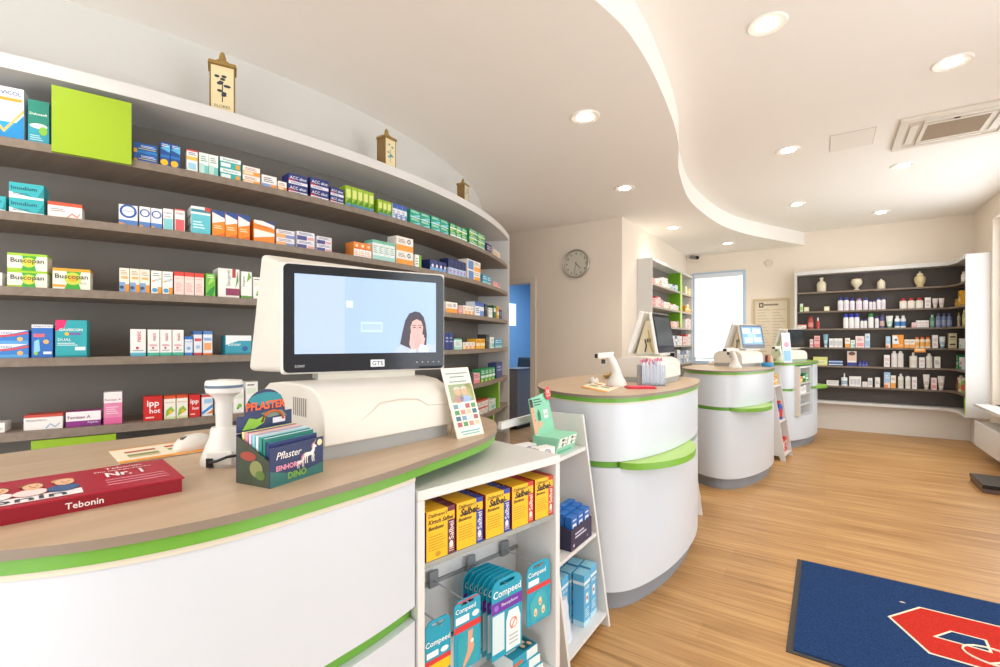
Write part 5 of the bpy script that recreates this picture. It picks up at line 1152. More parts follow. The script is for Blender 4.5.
# cartons in the cabinet of the far counter
def ncp(x,y,z): c,s_=math.cos(NR),math.sin(NR); return Vector((NA.x+x*c-y*s_,NA.y+x*s_+y*c,z))
for k,(x,z,st,w,h,lab) in enumerate(((.07,.7606,'yellowbox',.08,.07,'yellow carton'),(.16,.7606,'yellowbox',.08,.07,'farther yellow carton'),(.26,.7606,'dgreen',.09,.09,'green carton'),(.37,.7606,'greenwhite',.09,.1,'green and white carton'),(.08,.6306,'plainwhite',.09,.09,'white carton'),(.19,.6306,'plainwhite',.09,.08,'middle white carton'),(.30,.6306,'whiteblock',.1,.09,'white patterned carton'))):
    goods('medicine_carton',f'{lab} in the small cabinet of the farthest counter'+(', upper shelf' if z>.7 else ', lower shelf'),'medicine box',ncp(x,.05,z),NR,carton_mb(w,.05,h,S[st]),'cartons in the far counter cabinet')
# ---------------------------------------------------------------- wall shelf on the back wall, turning along the window wall
SY, SD = 8.05, .165          # front line and depth
WZ = [1.945,1.672,1.425,1.16,.905,.628]; WT_, WB = 2.245, .41
SX0 = onY(794.5,SY); SXR = 1.325; SYR = 7.465
ws = thing('wall_shelf', 'dark backed corner wall shelf of cosmetics on the back wall', 'shelf', (0,0,0))
def lboard(z0, z1, m, name, f0=0.0):
    b = MB(); b.prism([(SX0+.03,SY-f0),(SXR-.06-f0,SY-f0),(SXR-f0,SY-.16),(SXR-f0,SYR+.03),(RX-.012,SYR+.03),(RX-.012,BY-.012),(SX0+.03,BY-.012)], z0, z1, m); return b.build(name, ws)
DBM = mat('544c47',.6,noise=.05,nscale=10)
b = MB(); b.box(SX0+.03,RX-.012,BY-.0115,BY-.001,WB,WT_,DBM); b.box(RX-.0115,RX-.001,SYR+.03,BY-.012,WB,WT_,DBM); b.build('back_panel', ws)
for z in WZ: lboard(z-.022, z, grain_mat('brown_board','77695c','877869',8,8,8,.5) if 'brown_board' not in bpy.data.materials else bpy.data.materials['brown_board'], 'shelf_board')
lboard(WT_-.05, WT_, W_FURN, 'top_board', .01); lboard(WB-.035, WB, W_FURN, 'base_board', .01)
b = MB(); b.box(SX0,SX0+.0295,SY-.01,BY-.001,WB-.035,WT_,W_FURN); b.build('end_panel', ws)
b = MB(); b.box(SXR,RX-.001,SYR,SYR+.0295,WB-.035,WT_,W_FURN); b.build('end_panel', ws)
b = MB(); b.box(SXR-.004,SXR-.0002,SYR+.0,SYR+.06,WB+.0,WZ[5]-.03,mat('9bc52f',.4)); b.build('edge_strip', ws)
b = MB(); b.box(SX0,RX-.001,BY-.035,BY-.001,.0,WB-.036,mat('ece7df',.6)); b.box(RX-.035,RX-.001,SYR+.1,BY-.036,0,WB-.036,mat('ece7df',.6)); b.build('kick_panel', ws)
WN = ['top board','second board','third board','fourth board','fifth board','lowest board']
GW = 'cosmetics on the back wall shelf'
def wpos(px, bd, dd=.03): return onY(px, SY+dd)
def wsize(x0, x1, hpx, dd=.02):
    X0, X1 = onY(x0,SY+dd), onY(x1,SY+dd); xm = (X0+X1)/2; return X0, X1, hz(hpx, xm, SY+dd)
def wcart(bd, x0, x1, hpx, st, lab, n=1, stack=1, d=.06):
    X0,X1,h = wsize(x0,x1,hpx); w = (X1-X0)/n*.95; h /= stack
    o = carton_mb(w,d,h-.0006,S[st]).build('cosmetic_carton'); tag(o,'x','carton'); k = 0
    for i in range(n):
        for s in range(stack):
            l = ({1:[''],2:['lower ','upper ']}[stack][s])+lab+(f', {ORD[i]} of {NUM[n]} from blind' if n > 1 else '')+f' back wall {WN[bd]}'
            put(o,k==0,(X0+(X1-X0)*(i+.5)/n,SY+.02+d/2,WZ[bd]+.0006+s*h),random.uniform(-.03,.03),l,GW); k += 1
def wbot(bd, x0, x1, hpx, body, cap, lab, n=1, label=None, capf=.16, neck=.5, shape='flat'):
    X0,X1,h = wsize(x0,x1,hpx); w = (X1-X0)/n*.94; first = None
    for i in range(n):
        l = lab+(f', {ORD[i]} of {NUM[n]} from blind' if n > 1 else '')+f' back wall {WN[bd]}'
        x = X0+(X1-X0)*(i+.5)/n; p = (x,SY+.02+w/2,WZ[bd]+.0006)
        if first is None: first = bottle(l,p,0,w,h,body,cap,label,capf,neck,shape,GW)
        else: dup(first,p,0,l,GW)
def wtube(bd, x0, x1, hpx, body, cap, lab, n=1, band=None):
    X0,X1,h = wsize(x0,x1,hpx); w = (X1-X0)/n*.92; first = None
    for i in range(n):
        l = lab+(f', {ORD[i]} of {NUM[n]} from blind' if n > 1 else '')+f' back wall {WN[bd]}'
        p = (X0+(X1-X0)*(i+.5)/n,SY+.02+w*.4,WZ[bd]+.0006)
        if first is None:
            b = MB(); r = w/2; N = 14; lv = [(.16,.62,.62),(.2,.68,.66),(.55,.86,.5),(.97,1,.09),(1,1,.05)]
            vs = [(r*a*math.cos(2*PI*k/N), r*c_*math.sin(2*PI*k/N), h*z) for z,a,c_ in lv for k in range(N)]
            fs = [(j*N+k,j*N+(k+1)%N,(j+1)*N+(k+1)%N,(j+1)*N+k) for j in range(len(lv)-1) for k in range(N)]+[tuple(reversed(range(N))),tuple((len(lv)-1)*N+k for k in range(N))]
            b.add(vs,fs,mat(body,.35),True)
            if band: b.box(-r*.62,r*.62,-r*.66,-r*.60,h*.3,h*.55,mat(band,.4))
            o = b.build('cream_tube',loc=p); c_ = MB(); c_.lathe([(r*.58,0),(r*.62,h*.01),(r*.6,h*.158)],mat(cap,.4),14); c_.build('cap',o); tag(o,l,'tube',GW); first = o
        else: dup(first,p,0,l,GW)
def lathe_item(name, cat, bd, px, hpx, prof, m, lab, sx=1, sy=1, extra=None):
    x = onY(px,SY+.08); h = hz(hpx,x,SY+.08); b = MB(); b.lathe([(r*h,z*h) for r,z in prof],m,22,sx,sy); o = b.build(name,loc=(x,SY+.085,WZ[bd]+.0006))
    if extra: extra(o,h)
    return tag(o,lab,cat)
PORC = mat('e6dcc2',.3,noise=.14,nscale=35)
def lidder(r,z0,z1):
    def f(o,h): b = MB(); b.lathe([(r*h,z0*h),(r*.8*h,(z0+.4*(z1-z0))*h),(r*.25*h,(z0+.6*(z1-z0))*h),(r*.3*h,(z1-.02)*h),(r*.05*h,z1*h)],PORC,16); b.build('lid',o)
    return f
def plaque(o,h):
    b = MB(); fr = frame((0,-.22*h*.7,0),(1,0,0),(0,0,1)); b.disc(fr,0,.42*h,.15*h,.2*h,mat('5a5650',.5),.004); b.disc(fr,0,.42*h,.125*h,.17*h,mat('efe6d2',.5),.005); b.rect(fr,-.08*h,.38*h,.08*h,.46*h,mat('6a655c'),.006); b.build('label_plate',o)
lathe_item('apothecary_bottle','bottle',0,821.5,14.5,[(.24,0),(.27,.04),(.27,.55),(.2,.7),(.09,.76),(.09,.9),(.12,.92),(.11,1)],PORC,'square shouldered porcelain apothecary bottle on the top board of back shelf',1,.8,plaque)
lathe_item('porcelain_urn','urn',0,856.5,12.2,[(.2,0),(.22,.06),(.1,.16),(.14,.24),(.36,.5),(.4,.72),(.33,.86),(.36,.9)],PORC,'wide footed porcelain urn on the top board of back shelf',1,1,lidder(.36,.9,1.0))
lathe_item('porcelain_jar','jar',0,881.2,10.5,[(.28,0),(.31,.05),(.31,.66),(.26,.7)],mat('eadcc6',.35,noise=.06,nscale=30),'small pale lidded porcelain jar on the top board of back shelf',1,1,lidder(.27,.7,1.0))
lathe_item('porcelain_vase','vase',0,920,16,[(.17,0),(.19,.04),(.15,.1),(.25,.3),(.29,.52),(.25,.66),(.15,.72),(.17,.76)],mat('dfcf9f',.35,noise=.18,nscale=40),'bulbous golden patterned lidded vase on the top board of back shelf',1,1,lidder(.17,.76,1.0))
# second board
wcart(1,800,803,8,'lightgreen','pale green carton by the end panel'); wcart(1,804,809,4.5,'creamcube','cream cube carton beside the pale green one'); wcart(1,824,829.5,4.5,'creamcube','lone cream cube carton')
wbot(1,837.5,849.2,13,'eeeaf0','2f3fa0','white bottle with royal blue cap',2,'e6dfe8',.2,.62)
wbot(1,849.4,855,12,'eeeaf0','2f3fa0','shorter white bottle with royal blue cap',1,'e2e2ec',.2,.62)
wbot(1,855.6,862.6,11.5,'f0eaf0','b88ad0','white bottle with lilac cap',1,'ead9ea',.16,.62)
wbot(1,862.9,868.5,12,'eeeaf0','2f3fa0','white bottle with blue cap past the lilac one',1,'e6e2ee',.2,.62)
wbot(1,869,876,9.5,'eeeaf0','3a4898','small white bottle with blue cap',2,'e6e2ee',.16,.5)
wbot(1,876.5,886,12,'eeeaf0','3a4898','slim white bottle with dark blue cap',2,'e6dfe8',.18,.5)
wbot(1,899.6,924,10.5,'efe8de','cf2f33','stout cream bottle with bright red cap',3,'f3ede4',.22,.5)
wcart(1,925,931,10.5,'whitepink','white carton past the red capped bottles'); wtube(1,932.3,945,9.5,'efe8e4','e2dcd6','white tube standing on its cap',2,'d9c9c9')
# third board
wcart(2,797,806.5,4.5,'redtop','flat red and white carton'); wbot(2,807.5,813.5,12,'b8453f','a33a36','red bottle',1,'d98a80',.2,.7); wbot(2,815.8,820,11,'b8453f','e9dcd6','slim red bottle with pale neck',1,None,.3,.4)
wbot(2,843,859.8,14.5,'f1eef0','2f3fb8','tall white bottle with royal blue cap',3,'f1eef0',.24,.75)
wbot(2,860.3,867.3,9,'f1eef0','3a48a8','short white bottle with blue cap',2,'f1eef0',.18,.5)
wbot(2,868,874,14.5,'f1eef0','3fa057','tall white bottle with green cap',1,'eef0ec',.24,.75); wbot(2,874.8,879,11.5,'f1eef0','3a4898','slim white bottle with navy cap',1,'e6e6ee',.16,.6)
wbot(2,879.4,885,13.5,'4f5580','3a3f66','dark blue jar with tan foot',1,'c9a9a0',.2,.85)
wtube(2,885.8,893.5,12,'eef0ea','7fb8a4','wide white tube with mint cap',1,'a9d8c4')
wbot(2,894.6,906.4,12,'f0f2f4','e6eaee','white bottle with blue emblem',2,'3f7fc0',.2,.55)
wcart(2,911.7,916,5,'pinktall','low pinkish carton'); wcart(2,916.3,929,7,'whitepink','white carton of the low pile',3)
wbot(2,930,935,12.5,'5f9a84','a9c8b8','green bottle',1,'86b09c',.2,.5); wbot(2,936,953,14,'6f7fa4','4a5478','grey blue bottle with clear cap',3,'8f9cba',.22,.6)
# fourth board
wcart(3,809.8,813.4,8,'pinktall','small pink and white carton'); wcart(3,814,820,11.5,'pinkbox','taller pink carton'); wtube(3,823,828.4,13,'7fb0c8','d9e4ea','blue tube standing on its cap',1,'b9d4e2')
wcart(3,829,842.5,9,'whiteblock','white carton',3); wcart(3,845,850.2,9.5,'suncream','orange and white carton past white ones'); wcart(3,850.6,855,7.5,'whitegreen','mint and white carton'); wcart(3,855.4,864.6,11.5,'pinktall','broad pink carton'); wcart(3,865,870,14,'skyblue','tall pale blue carton')
wcart(3,885.8,890.6,11.5,'blueorangebottom','blue and white slim carton'); wcart(3,892.2,904,13,'orangepack','large orange carton with white corner')
wcart(3,904.4,915,8.5,'suncream','white carton with orange foot',2); wbot(3,914.6,931,11,'f2e2c8','e9702f','cream bottle with orange cap',3,'f0b25a',.18,.6)
wcart(3,932.3,938,13,'whitepink','slim white carton beside the orange capped bottles'); wtube(3,939.2,946,11.5,'e3ecf0','5f9ac4','white tube with blue foot',1,'a9cbe0'); wcart(3,948.5,957,15,'gold','golden carton with black bar',1,2)
# fifth board
wcart(4,812.8,827.8,8.5,'goldgreen','wide yellow green carton'); wcart(4,828.4,843,5.5,'bluestack','flat blue and white carton',1,2); wcart(4,847,856.8,15,'facepic','card with portrait picture and blue foot',d=.02)
wbot(4,858.3,868,5.5,'3a3f94','2f3580','small royal blue jar',3,'6a70b8',.3,.85)
wcart(4,884,890,12,'whitepink','white carton before the tall bottles'); wbot(4,891.3,904,16,'f1ece8','f3efec','tall white bottle with round shoulder',2,'e9e4e0',.1,.5)
wbot(4,909.5,918,15,'f1ece6','efe6da','broad white pump bottle',1,'e6dcd0',.2,.3); wcart(4,919.2,925,10.5,'whitepink','white carton between the pump bottles'); wbot(4,926,933,14.5,'f1ece6','efe6da','second white pump bottle',1,'e6dfd6',.14,.45); wcart(4,934.3,940.5,11.5,'plainwhite','plain white carton past the pump bottles')
# lowest board
wcart(5,826.3,839,5,'jarwhite','flat white carton'); wbot(5,841,848,12.5,'e9eef2','f1f1f0','white bottle with pointed nozzle',1,'9fb8c8',.3,.2)
wcart(5,849,861.4,10,'whiteblock','white carton with grey pattern'); wcart(5,862.3,867.6,5,'whitepink','low white carton'); wcart(5,868,872.6,9,'whiteblock','small patterned white carton'); wcart(5,875,880,10,'plainwhite','lone white carton')
wcart(5,884,890.4,15.5,'blueorangebottom','tall pale blue carton with orange foot'); wcart(5,890.8,896,12.5,'suncream','white carton with orange foot beside tall blue one')
wbot(5,898,904,14.5,'f1eee8','efeae2','white bottle',1,'e4ddd2',.14,.4); wbot(5,905.3,911,15,'f1eee8','4a4a50','white bottle with dark emblem',1,'e4e0da',.16,.3); wcart(5,912,917,12,'whitepink','cream carton past the bottles')
wtube(5,923,930.4,15,'efeae4','d9d2c9','large white tube, nearer bottles',1,'cfc6bc'); wcart(5,931.3,937,12,'pinktall','pinkish white carton between the tubes'); wtube(5,937.6,945.4,14,'efeae4','d9d2c9','large white tube, nearer window',1,'cfc6bc')
# return along the window wall
def ret(px, bd, w, h, kind, lab, cols):
    X = SXR+.055; Y = onX(px, X); Y = min(max(Y, SYR+.085), SY+.07); p = (X, Y, WZ[bd]+.0006)
    if kind == 'b': bottle(lab,p,-PI/2,w,h,cols[0],cols[1],cols[2],.2,.5,'flat',GW)
    else: o = carton_mb(w,.06,h,S[cols]).build('cosmetic_carton',loc=p); o.rotation_euler.z = -PI/2; tag(o,lab,'carton',GW)
ret(964.3,0,.09,.14,'b','pale bottle on the top board return by the window',('e3d9d2','cdbfb6','efe6e0'))
ret(958.2,1,.11,.10,'c','short yellow carton on the second board return','yellowbox'); ret(962.8,1,.11,.19,'c','tall yellow carton on the second board return','yellowbox')
ret(964.5,2,.06,.2,'b','yellow green bottle on the third board return',('b9b86a','e9e2c2','d9d08a')); ret(958.5,2,.05,.18,'b','white bottle on the third board return',('e6e2d6','c9b35a','d9cfae'))
ret(963.3,3,.1,.12,'c','mint carton on the fourth board return','whitegreen')
ret(960.4,4,.1,.17,'c','green and white carton on the fifth board return','greenwhite'); ret(963.8,4,.1,.15,'c','red and white carton on the fifth board return','emserred')
ret(956.4,5,.09,.17,'b','brown spray bottle on the lowest board return',('8f4a33','e9dccb','b8654a')); ret(961.3,5,.09,.2,'b','white bottle on the lowest board return',('e6e2d0','e2dccd','a9b86a')); ret(964.3,5,.09,.18,'b','green bottle on the lowest board return',('7fae4a','d9e2c2','c94a3f'))
# price tag hanging at the fourth board
x = onY(920,SY-.012); b = MB(); b.box(-.055,.055,-.002,0,-.05,.004,mat('f0982f',.5)); b.rect(frame((-.055,-.002,-.05),(1,0,0),(0,0,1)),.012,.02,.098,.044,mat('f7d9b0'),.0004); tag(b.build('price_tag',loc=(x,SY-.001,WZ[3]-.005)),'orange price tag hanging from the fourth board of back shelf','price tag')
# ---------------------------------------------------------------- alcove shelf on the side wall
AF = -1.70; ay0, ay1 = onX(652,AF), onX(692.5,AF)
al = thing('alcove_shelf', 'tall grey backed alcove shelf with lime green partitions and pink cartons', 'shelf', (0,0,0))
AZ = [1.953,1.68,1.44,1.19,.93,.66]; AT = 2.25
b = MB(); b.box(AX+.001,AX+.012,ay0+.02,ay1-.02,0,AT-.03,mat('77716d',.6)); b.build('back_panel', al)
for y0,y1 in ((ay0,ay0+.0195),(ay1-.0195,ay1)):
    b = MB(); b.box(AX+.001,AF,y0,y1,0,AT-.0305,W_FURN); b.build('side_panel', al)
b = MB(); b.box(AX+.001,AF+.004,ay0,ay1,AT-.03,AT,W_FURN); b.build('top_board', al)
gy = onX(680.5,AF); 
for z in AZ:
    b = MB(); b.box(AX+.0125,AF-.003,ay0+.02,ay1-.02,z-.025,z,mat('b9b2a8',.5)); b.build('shelf_board', al)
for z0,z1 in ((AZ[0]+.001,AT-.0305),(AZ[1]+.001,AZ[0]-.026),(AZ[2]+.001,AZ[1]-.026)):
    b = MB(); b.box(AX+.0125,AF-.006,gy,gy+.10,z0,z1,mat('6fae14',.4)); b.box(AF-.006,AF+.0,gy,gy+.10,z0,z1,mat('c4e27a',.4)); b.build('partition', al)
GA = 'cartons on the alcove shelf'
rn = random.Random(11)
AN = ['top board','second board','third board','fourth board','fifth board']
def alc(bd, px0, px1, hpx, n, sts, lab):
    Y0, Y1 = onX(px0,AF-.02), onX(px1,AF-.02); lo_, hi_ = (ay0+.03, gy-.012) if (px0 < 683 and bd < 3) else ((gy+.112, ay1-.03) if bd < 3 else (ay0+.03, ay1-.03)); Y0 = max(Y0, lo_); Y1 = min(Y1, hi_); w = (Y1-Y0)/n
    for i in range(n):
        Y = Y0+w*(i+.5); h = hz(hpx,AF-.03,Y)*rn.uniform(.75,1.05)
        o = carton_mb(w*.9,.09,h,S[sts[i%len(sts)]]).build('medicine_carton',loc=(AF-.02-.045,Y,AZ[bd]+.0006)); o.rotation_euler.z = PI/2
        tag(o, f'{lab}, {ORD[i]} of {NUM[n]} from near end, alcove {AN[bd]}', 'medicine box', GA)
alc(0,653,662,6,4,['pinkbox','whitepink','orangewhite'],'pinkish carton before the white pile'); alc(0,663,668,10,2,['plainwhite','jarwhite'],'tall white carton'); alc(0,669,678,6,3,['whitegreen','bluewhite'],'pale carton before the green partition'); alc(0,685.5,691,8,3,['creamcube','yellowbox'],'yellow carton beyond the partition')
alc(1,653,663,10,4,['pinkbox','redbar','pinktall'],'pink carton before the white one'); alc(1,664,679,6,5,['whitepink','orangewhite','redtop'],'low orange or pink carton'); alc(1,685.5,691,9,3,['yellowbox','suncream'],'yellow carton beyond the partition')
alc(2,671,679.5,7,4,['pinkbox','orangewhite','whitepink'],'pink carton before the partition'); alc(2,685.5,691,10,3,['whitepink','pinktall'],'pale carton beyond the partition')
alc(3,672,682,10,4,['whitepink','bluewhite','plainwhite'],'white carton above the screen corner'); alc(3,683,691,10,3,['pinktall','redbar','whitepink'],'pink and white carton')
alc(4,674,683,14,3,['darkbox','whiteblock','bluewhite'],'grey carton past the cash screen'); alc(4,684,691,14,3,['bluewhite','plainwhite','skyblue'],'blue white carton by the end panel')
# ---------------------------------------------------------------- clock
cx = onY(576,KY-.02); cz = zat(264,cx,KY); R = .172
t = thing('wall_clock', 'round silver rimmed wall clock on the wall beside the office doorway', 'clock', (cx,KY-.001,cz), 0)
TX = Matrix.Rotation(PI/2,4,'X')   # lathe axis turned to face -y
b = MB(); b.lathe([(R*.90,.0),(R,.004),(R,.03),(R*.95,.042),(R*.90,.036),(R*.88,.012)], mat('b9b4ab',.3,metal=.6), 40, T=TX); b.build('rim', t)
b = MB(); b.lathe([(R*.885,.0125),(R*.885,.0145)], mat('d6d2c2',.5), 40, T=TX); fr = frame((0,-.0147,0),(1,0,0),(0,0,1)); dk = mat('2c2a2a',.5)
for k in range(12):
    a = PI/2-2*PI*(k+1)/12; x,z = R*.72*math.cos(a), R*.72*math.sin(a); b.text(fr,str(k+1),x-.02,z-.013,x+.02,z+.013,dk,.02)
for k in range(60):
    a = 2*PI*k/60; c_,s_ = math.cos(a),math.sin(a); q=.0012; b.poly(fr,[(R*.83*c_+q*s_,R*.83*s_-q*c_),(R*.87*c_+q*s_,R*.87*s_-q*c_),(R*.87*c_-q*s_,R*.87*s_+q*c_),(R*.83*c_-q*s_,R*.83*s_+q*c_)],dk)
b.build('dial', t)
def hand(ang, L, w, y, nm):
    b = MB(); a = PI/2-ang; u = (math.cos(a),math.sin(a)); n_ = (-u[1],u[0])
    fr = frame((0,-y,0),(1,0,0),(0,0,1)); b.poly(fr,[(-u[0]*.02+n_[0]*w,-u[1]*.02+n_[1]*w),(-u[0]*.02-n_[0]*w,-u[1]*.02-n_[1]*w),(u[0]*L-n_[0]*w*.5,u[1]*L-n_[1]*w*.5),(u[0]*L+n_[0]*w*.5,u[1]*L+n_[1]*w*.5)],dk); b.build(nm, t)
hand(2*PI*(4.53/12), R*.5, .0045, .017, 'hour_hand'); hand(2*PI*(32/60), R*.75, .0032, .020, 'minute_hand')
# ---------------------------------------------------------------- ceiling cassette and hatch
ax0, ay_0, AWD = .45, 4.42, .66
t = thing('ceiling_air_conditioner', 'square white cassette air conditioner in the main ceiling', 'air conditioner', (ax0,ay_0,ZC), 0)
ACM = mat('ece6db',.45); ACD = mat('d6ccbd',.6)
b = MB()
def tr(u0,u1,v0,v1,z0,z1,m): b.box(u0,u1,v0,v1,-z1,-z0,m)
W2 = AWD; g0,g1 = .15,.51
tr(0,W2,0,.05,0,.022,ACM); tr(0,W2,W2-.05,W2,0,.022,ACM); tr(0,.05,.05,W2-.05,0,.022,ACM); tr(W2-.05,W2,.05,W2-.05,0,.022,ACM)
tr(.05,W2-.05,.05,.065,0,.02,ACM); b.build('panel_frame', t, bevel=.004)
b = MB(); tr(.051,W2-.051,.066,W2-.051,0,.012,ACD); b.build('duct', t)
b = MB(); tr(.14,W2-.14,.14,W2-.14,.0125,.024,ACM)
for k in range(22): b.box(.165,W2-.165,.165+k*.0151,.171+k*.0151,-.0262,-.0242,mat('a8937a',.6))
b.build('grille', t)
for x0,x1,y0,y1 in ((.07,.115,.14,W2-.14),(W2-.115,W2-.07,.14,W2-.14),(.14,W2-.14,.07,.115),(.14,W2-.14,W2-.115,W2-.07)):
    b = MB(); tr(x0,x1,y0,y1,.0125,.0215,ACM); b.build('louvre', t)
b = MB(); b.box(.3,.33,.115,.13,-.026,-.013,BLK); b.build('sensor', t)
hx = [atz(x,y,ZC) for x,y in ((830.5,136),(876,127),(871,144),(829,150))]
x0,x1 = hx[0].x, hx[1].x; y0,y1 = hx[0].y, hx[2].y
b = MB(); b.box(min(x0,x1),max(x0,x1),min(y0,y1),max(y0,y1),ZC-.003,ZC-.0002,mat('f3eee7',.9)); HM = mat('c9c0b4',.8)
X0,X1,Y0,Y1 = min(x0,x1),max(x0,x1),min(y0,y1),max(y0,y1)
for q in ((X0-.004,X1+.004,Y0-.004,Y0),(X0-.004,X1+.004,Y1,Y1+.004),(X0-.004,X0,Y0,Y1),(X1,X1+.004,Y0,Y1)): b.box(*q,ZC-.0022,ZC-.0002,HM)
tag(b.build('ceiling_hatch'),'flush rectangular hatch in the main ceiling beside the air conditioner','hatch')
# ---------------------------------------------------------------- camera in the alcove corner, wall disc, framed notice
p = Vector((AX+.02,BY-.10,zat(257,AX+.06,BY-.10)))
t = thing('security_camera','small dark security camera in the corner above the blind','camera',p,.35)
b = MB(); b.box(-.012,.03,-.02,.02,-.02,.03,mat('d9d5ce',.4)); b.build('mount', t)
b = MB(); b.tube([(.03,0,0),(.06,-.03,-.01),(.13,-.11,-.03)],[.018,.03,.03],mat('8f8a85',.4),12); b.build('housing', t)
b = MB(); b.tube([(.131,-.112,-.031),(.145,-.129,-.036)],[.03,.026],BLK,12); b.build('lens', t)
x = onY(769,BY); z = zat(263,x,BY); b = MB(); b.lathe([(.055,0),(.055,.008),(.045,.02),(.002,.022)],mat('e3d8c6',.6),24,T=TX); tag(b.build('wall_detector',loc=(x,BY-.001,z)),'round cream detector disc on the wall above the notice','detector')
nx0,nx1 = onY(753,BY-.02), onY(789.5,BY-.02); nz1,nz0 = zat(299.5,nx0,BY), zat(356,nx0,BY)
t = thing('framed_notice','large cream framed notice on the wall between blind and back shelf','notice',(nx0,BY-.002,nz0),0); w,h = nx1-nx0, nz1-nz0
b = MB(); FRN = mat('cdb894',.4)
for q in ((0,w,0,.03),(0,w,h-.03,h),(0,.03,.03,h-.03),(w-.03,w,.03,h-.03)): b.box(q[0],q[1],-.02,0,q[2],q[3],FRN)
b.build('frame', t)
b = MB(); b.box(.0305,w-.0305,-.006,-.001,.0305,h-.0305,mat('e6d9c2',.6)); fr = frame((0,-.0062,0),(1,0,0),(0,0,1))
b.rect(fr,.08,h-.13,.14,h-.06,mat('4a4038',.6)); b.disc(fr,.11,h-.095,.018,.02,mat('d9c9ae'),.001)
for c_ in range(2):
    for q in range(15): b.rect(fr,w*(.12+.42*c_),h*.80-.045*q,w*(.12+.42*c_)+w*(.36-.05*((q*3)%4)),h*.80-.045*q+.014,mat('cdbfa6',.6))
b.rect(fr,w*.3,h*.88,w*.7,h*.91,mat('8f8270',.6)); b.build('sheet', t)
# ---------------------------------------------------------------- radiator under the window
b = MB(); t = thing('radiator','long white radiator cover under the bright window sill','radiator',(1.345,0,0),0)
b.box(0,.022,4.8,7.2,.115,.38,W_FURN); b.build('front_plate', t, bevel=.004)
b = MB(); b.box(.0225,.165,4.82,7.18,.125,.37,mat('dfdbd3',.5)); b.build('core', t)
b = MB()
for k in range(60): b.box(.03,.15,4.86+k*.038,4.872+k*.038,.3705,.379,mat('cfcac0',.5))
b.build('top_grille', t)
b = MB(); b.box(.12,.16,5.2,5.24,0,.1245,mat('cfcac0',.5)); b.build('foot', t); b = MB(); b.box(.12,.16,6.8,6.84,0,.1245,mat('cfcac0',.5)); b.build('foot', t)
b = MB(); b.box(.1655,RX-1.345-.001,5.0,5.06,.3,.34,mat('cfcac0',.5)); b.build('bracket', t)
# ---------------------------------------------------------------- low slab on the floor
t = thing('low_step_platform','low black slab on a brown base lying on the floor before the radiator','step',(1.065,5.44,0),0)
b = MB(); b.box(0.004,.26,.006,.42,0,.036,mat('6a5750',.6,noise=.05)); b.build('base', t, bevel=.003)
b = MB(); b.box(0,.27,0,.43,.0365,.07,mat('161313',.3,noise=.05)); b.build('top', t, bevel=.004)
# ---------------------------------------------------------------- entrance mat with the red emblem
MX0,MX1,MY0,MY1 = -.13,1.40,2.215,3.19
t = thing('entrance_mat','dark blue entrance mat with big red pharmacy emblem on the wood floor','mat',(0,0,0),0)
def carpet(name, a, b_, sc=260):
    m = bpy.data.materials.new(name); m.use_nodes = True; nt = m.node_tree; bs = nt.nodes['Principled BSDF']; bs.inputs['Roughness'].default_value = .95; bs.inputs['Specular IOR Level'].default_value = .1
    tc = nt.nodes.new('ShaderNodeTexCoord'); n = nt.nodes.new('ShaderNodeTexNoise'); n.inputs['Scale'].default_value = sc; n.inputs['Detail'].default_value = 3; cr = nt.nodes.new('ShaderNodeValToRGB')
    cr.color_ramp.elements[0].position = .35; cr.color_ramp.elements[0].color = lin(a); cr.color_ramp.elements[1].position = .68; cr.color_ramp.elements[1].color = lin(b_)
    bp = nt.nodes.new('ShaderNodeBump'); bp.inputs['Strength'].default_value = .4; bp.inputs['Distance'].default_value = .003
    nt.links.new(tc.outputs['Object'],n.inputs['Vector']); nt.links.new(n.outputs['Fac'],cr.inputs[0]); nt.links.new(cr.outputs[0],bs.inputs['Base Color']); nt.links.new(n.outputs['Fac'],bp.inputs['Height']); nt.links.new(bp.outputs[0],bs.inputs['Normal']); return m
CB, CR_, CW = carpet('blue_pile','182c50','294674'), carpet('red_pile','a8241c','cc382c'), carpet('cream_pile','d9cdb4','efe6d2')
b = MB(); b.box(MX0,MX1,MY0,MY1,0,.004,mat('3a3632',.7)); b.build('rubber_edge', t)
b = MB(); b.box(MX0+.025,MX1-.025,MY0+.02,MY1-.02,.0041,.009,CB); b.build('pile', t)
fr = frame((0,0,.009),(1,0,0),(0,1,0)); E = MB()
def pm(*q): return [tuple(atz(x,y,.009).xy) for x,y in q]
out = pm((890.8,617.3),(920.8,608.2),(1000,629.5)); low = pm((890.8,617.3),(930.4,652.8),(962,662.5))
# the emblem: an angular letter A lying along the mat, its top towards the counters
tip, up = Vector(out[0]), Vector(out[1]); lo = Vector(low[1])
d1 = (Vector(out[2])-up).normalized(); far = MX1-.12
A_o = [tip, lo, Vector((far, lo.y+ (far-lo.x)*d1.y*.2)), Vector((far, lo.y+.10)), Vector((lo.x+.34, lo.y+.10)), Vector((lo.x+.34, up.y-.16)), Vector((far, up.y-.16)), Vector((far, up.y)), up]
def grow(pts, k):
    c_ = sum(pts, Vector((0,0)))/len(pts); P = [Vector(p) for p in pts]; n = len(P); o = []
    for i in range(n):
        a = (P[i]-P[i-1]).normalized(); c2 = (P[(i+1)%n]-P[i]).normalized(); na, nb_ = Vector((a.y,-a.x)), Vector((c2.y,-c2.x)); m_ = (na+nb_); m_ = m_/max(m_.length_squared/2,.3); o.append(P[i]+m_*k)
    return o
E.poly(fr,grow(A_o,.010),CW,.0006); E.poly(fr,A_o,CR_,.0012)
hole = [Vector(q) for q in pm((937.6,637.2),(952,632.4),(984.4,640.8),(989.2,651.6))]
E.poly(fr,grow(hole,-.009),CW,.0018); E.poly(fr,hole,CB,.0024)
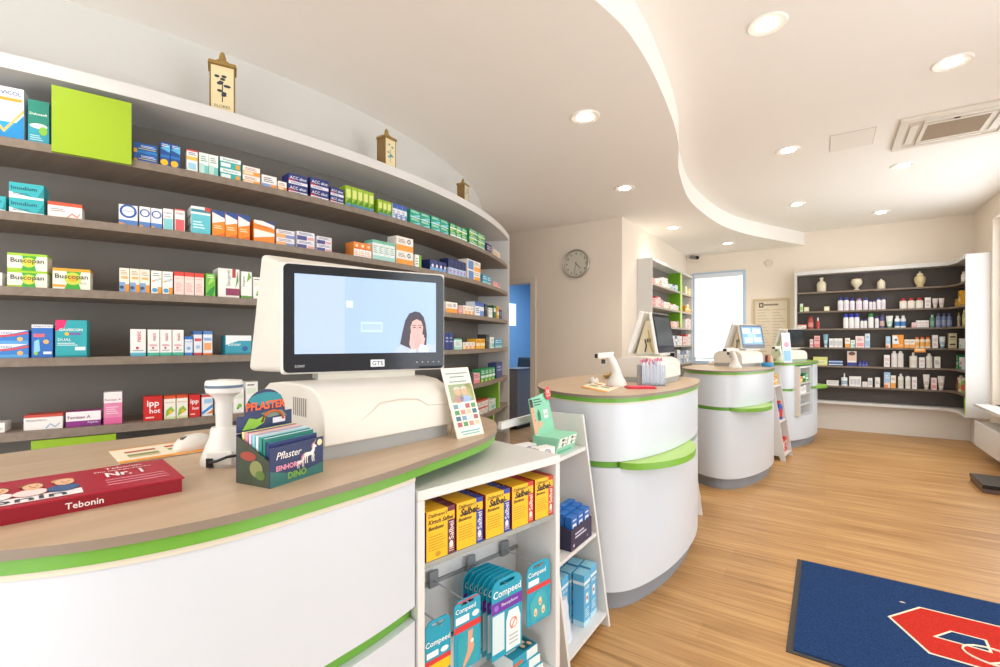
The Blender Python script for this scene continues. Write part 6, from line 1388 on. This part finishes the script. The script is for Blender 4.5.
sn = [(lo.x+.20+.09*math.cos(a), lo.y+.10+.065*math.sin(a)) for a in [k*.35 for k in range(2,16)]]
E.tube([(x,y,.0125) for x,y in sn],.0038,CW,6); E.tube([(lo.x+.18+.012*k, lo.y+.04+.01*k,.0125) for k in range(14)],.0038,CW,6); E.tube([(lo.x+.25,lo.y+.13,.0125),(lo.x+.25,lo.y+.02,.0125),(lo.x+.21,lo.y+.0,.0125),(lo.x+.29,lo.y+.0,.0125)],.0038,CW,6)
E.build('emblem', t)
p = atz(902,602.3,.009); b = MB(); b.poly(frame((0,0,0),(1,0,0),(0,1,0)),[(-.012,0),(0,-.006),(.014,-.002),(.008,.006),(-.004,.004)],mat('d9cdb8',.8),.0003); b.box(-.006,.007,-.002,.003,0,.002,mat('d9cdb8',.8)); tag(b.build('paper_scrap',loc=(p.x,p.y,.0095)),'tiny pale scrap lying on the blue entrance mat','scrap')
# ---------------------------------------------------------------- office beyond the doorway
t = thing('office_cabinet','grey cabinet seen through the blue office doorway','cabinet',(-3.86,5.6,0),0)
b = MB(); b.box(0,.3,0,.5,.05,.83,mat('8a8d92',.5)); b.build('carcass', t); b = MB(); b.box(-.01,.31,-.01,.51,.8305,.855,mat('6f7277',.4)); b.build('worktop', t); b = MB(); b.box(.02,.28,.02,.48,0,.0495,BLKM); b.build('plinth', t)
ox, oy = onY(524,6.9), 6.9
t = thing('office_chair','dark office chair in the blue room beyond the doorway','chair',(ox,oy,0),.3)
DK = mat('23303f',.7)
b = MB(); b.box(-.22,.22,-.22,.22,.46,.53,DK); b.build('seat', t, bevel=.03); b = MB(); b.hexa([(-.2,.2,.56),(.2,.2,.56),(.2,.25,.56),(-.2,.25,.56),(-.18,.27,.96),(.18,.27,.96),(.18,.31,.96),(-.18,.31,.96)],DK); b.build('backrest', t, bevel=.02)
b = MB(); b.tube([(0,0,.08),(0,0,.46)],.03,BLKM,10); b.tube([(0,.18,.5),(0,.26,.5),(0,.27,.62)],.018,BLKM,8); b.build('column', t)
for k in range(5):
    a = 2*PI*k/5; b = MB(); b.tube([(0,0,.1),(.26*math.cos(a),.26*math.sin(a),.06)],.02,BLKM,8); b.lathe([(.025,0),(.028,.02),(.02,.05)],BLKM,10,c=(.26*math.cos(a),.26*math.sin(a),0)); b.build('leg', t)
Xw = -4.968; y0,y1 = onX(505,Xw),onX(515.5,Xw); z1,z0_ = zat(304,Xw,y1),zat(326,Xw,y1); b = MB(); b.box(Xw,Xw+.012,y0,y1,z0_,z1,mat('dfeaf5',.6,emit=.35)); tag(b.build('wall_planner'),'pale sheet hanging on the blue office wall','sheet')  # sheet's brightness is a glow added to its material
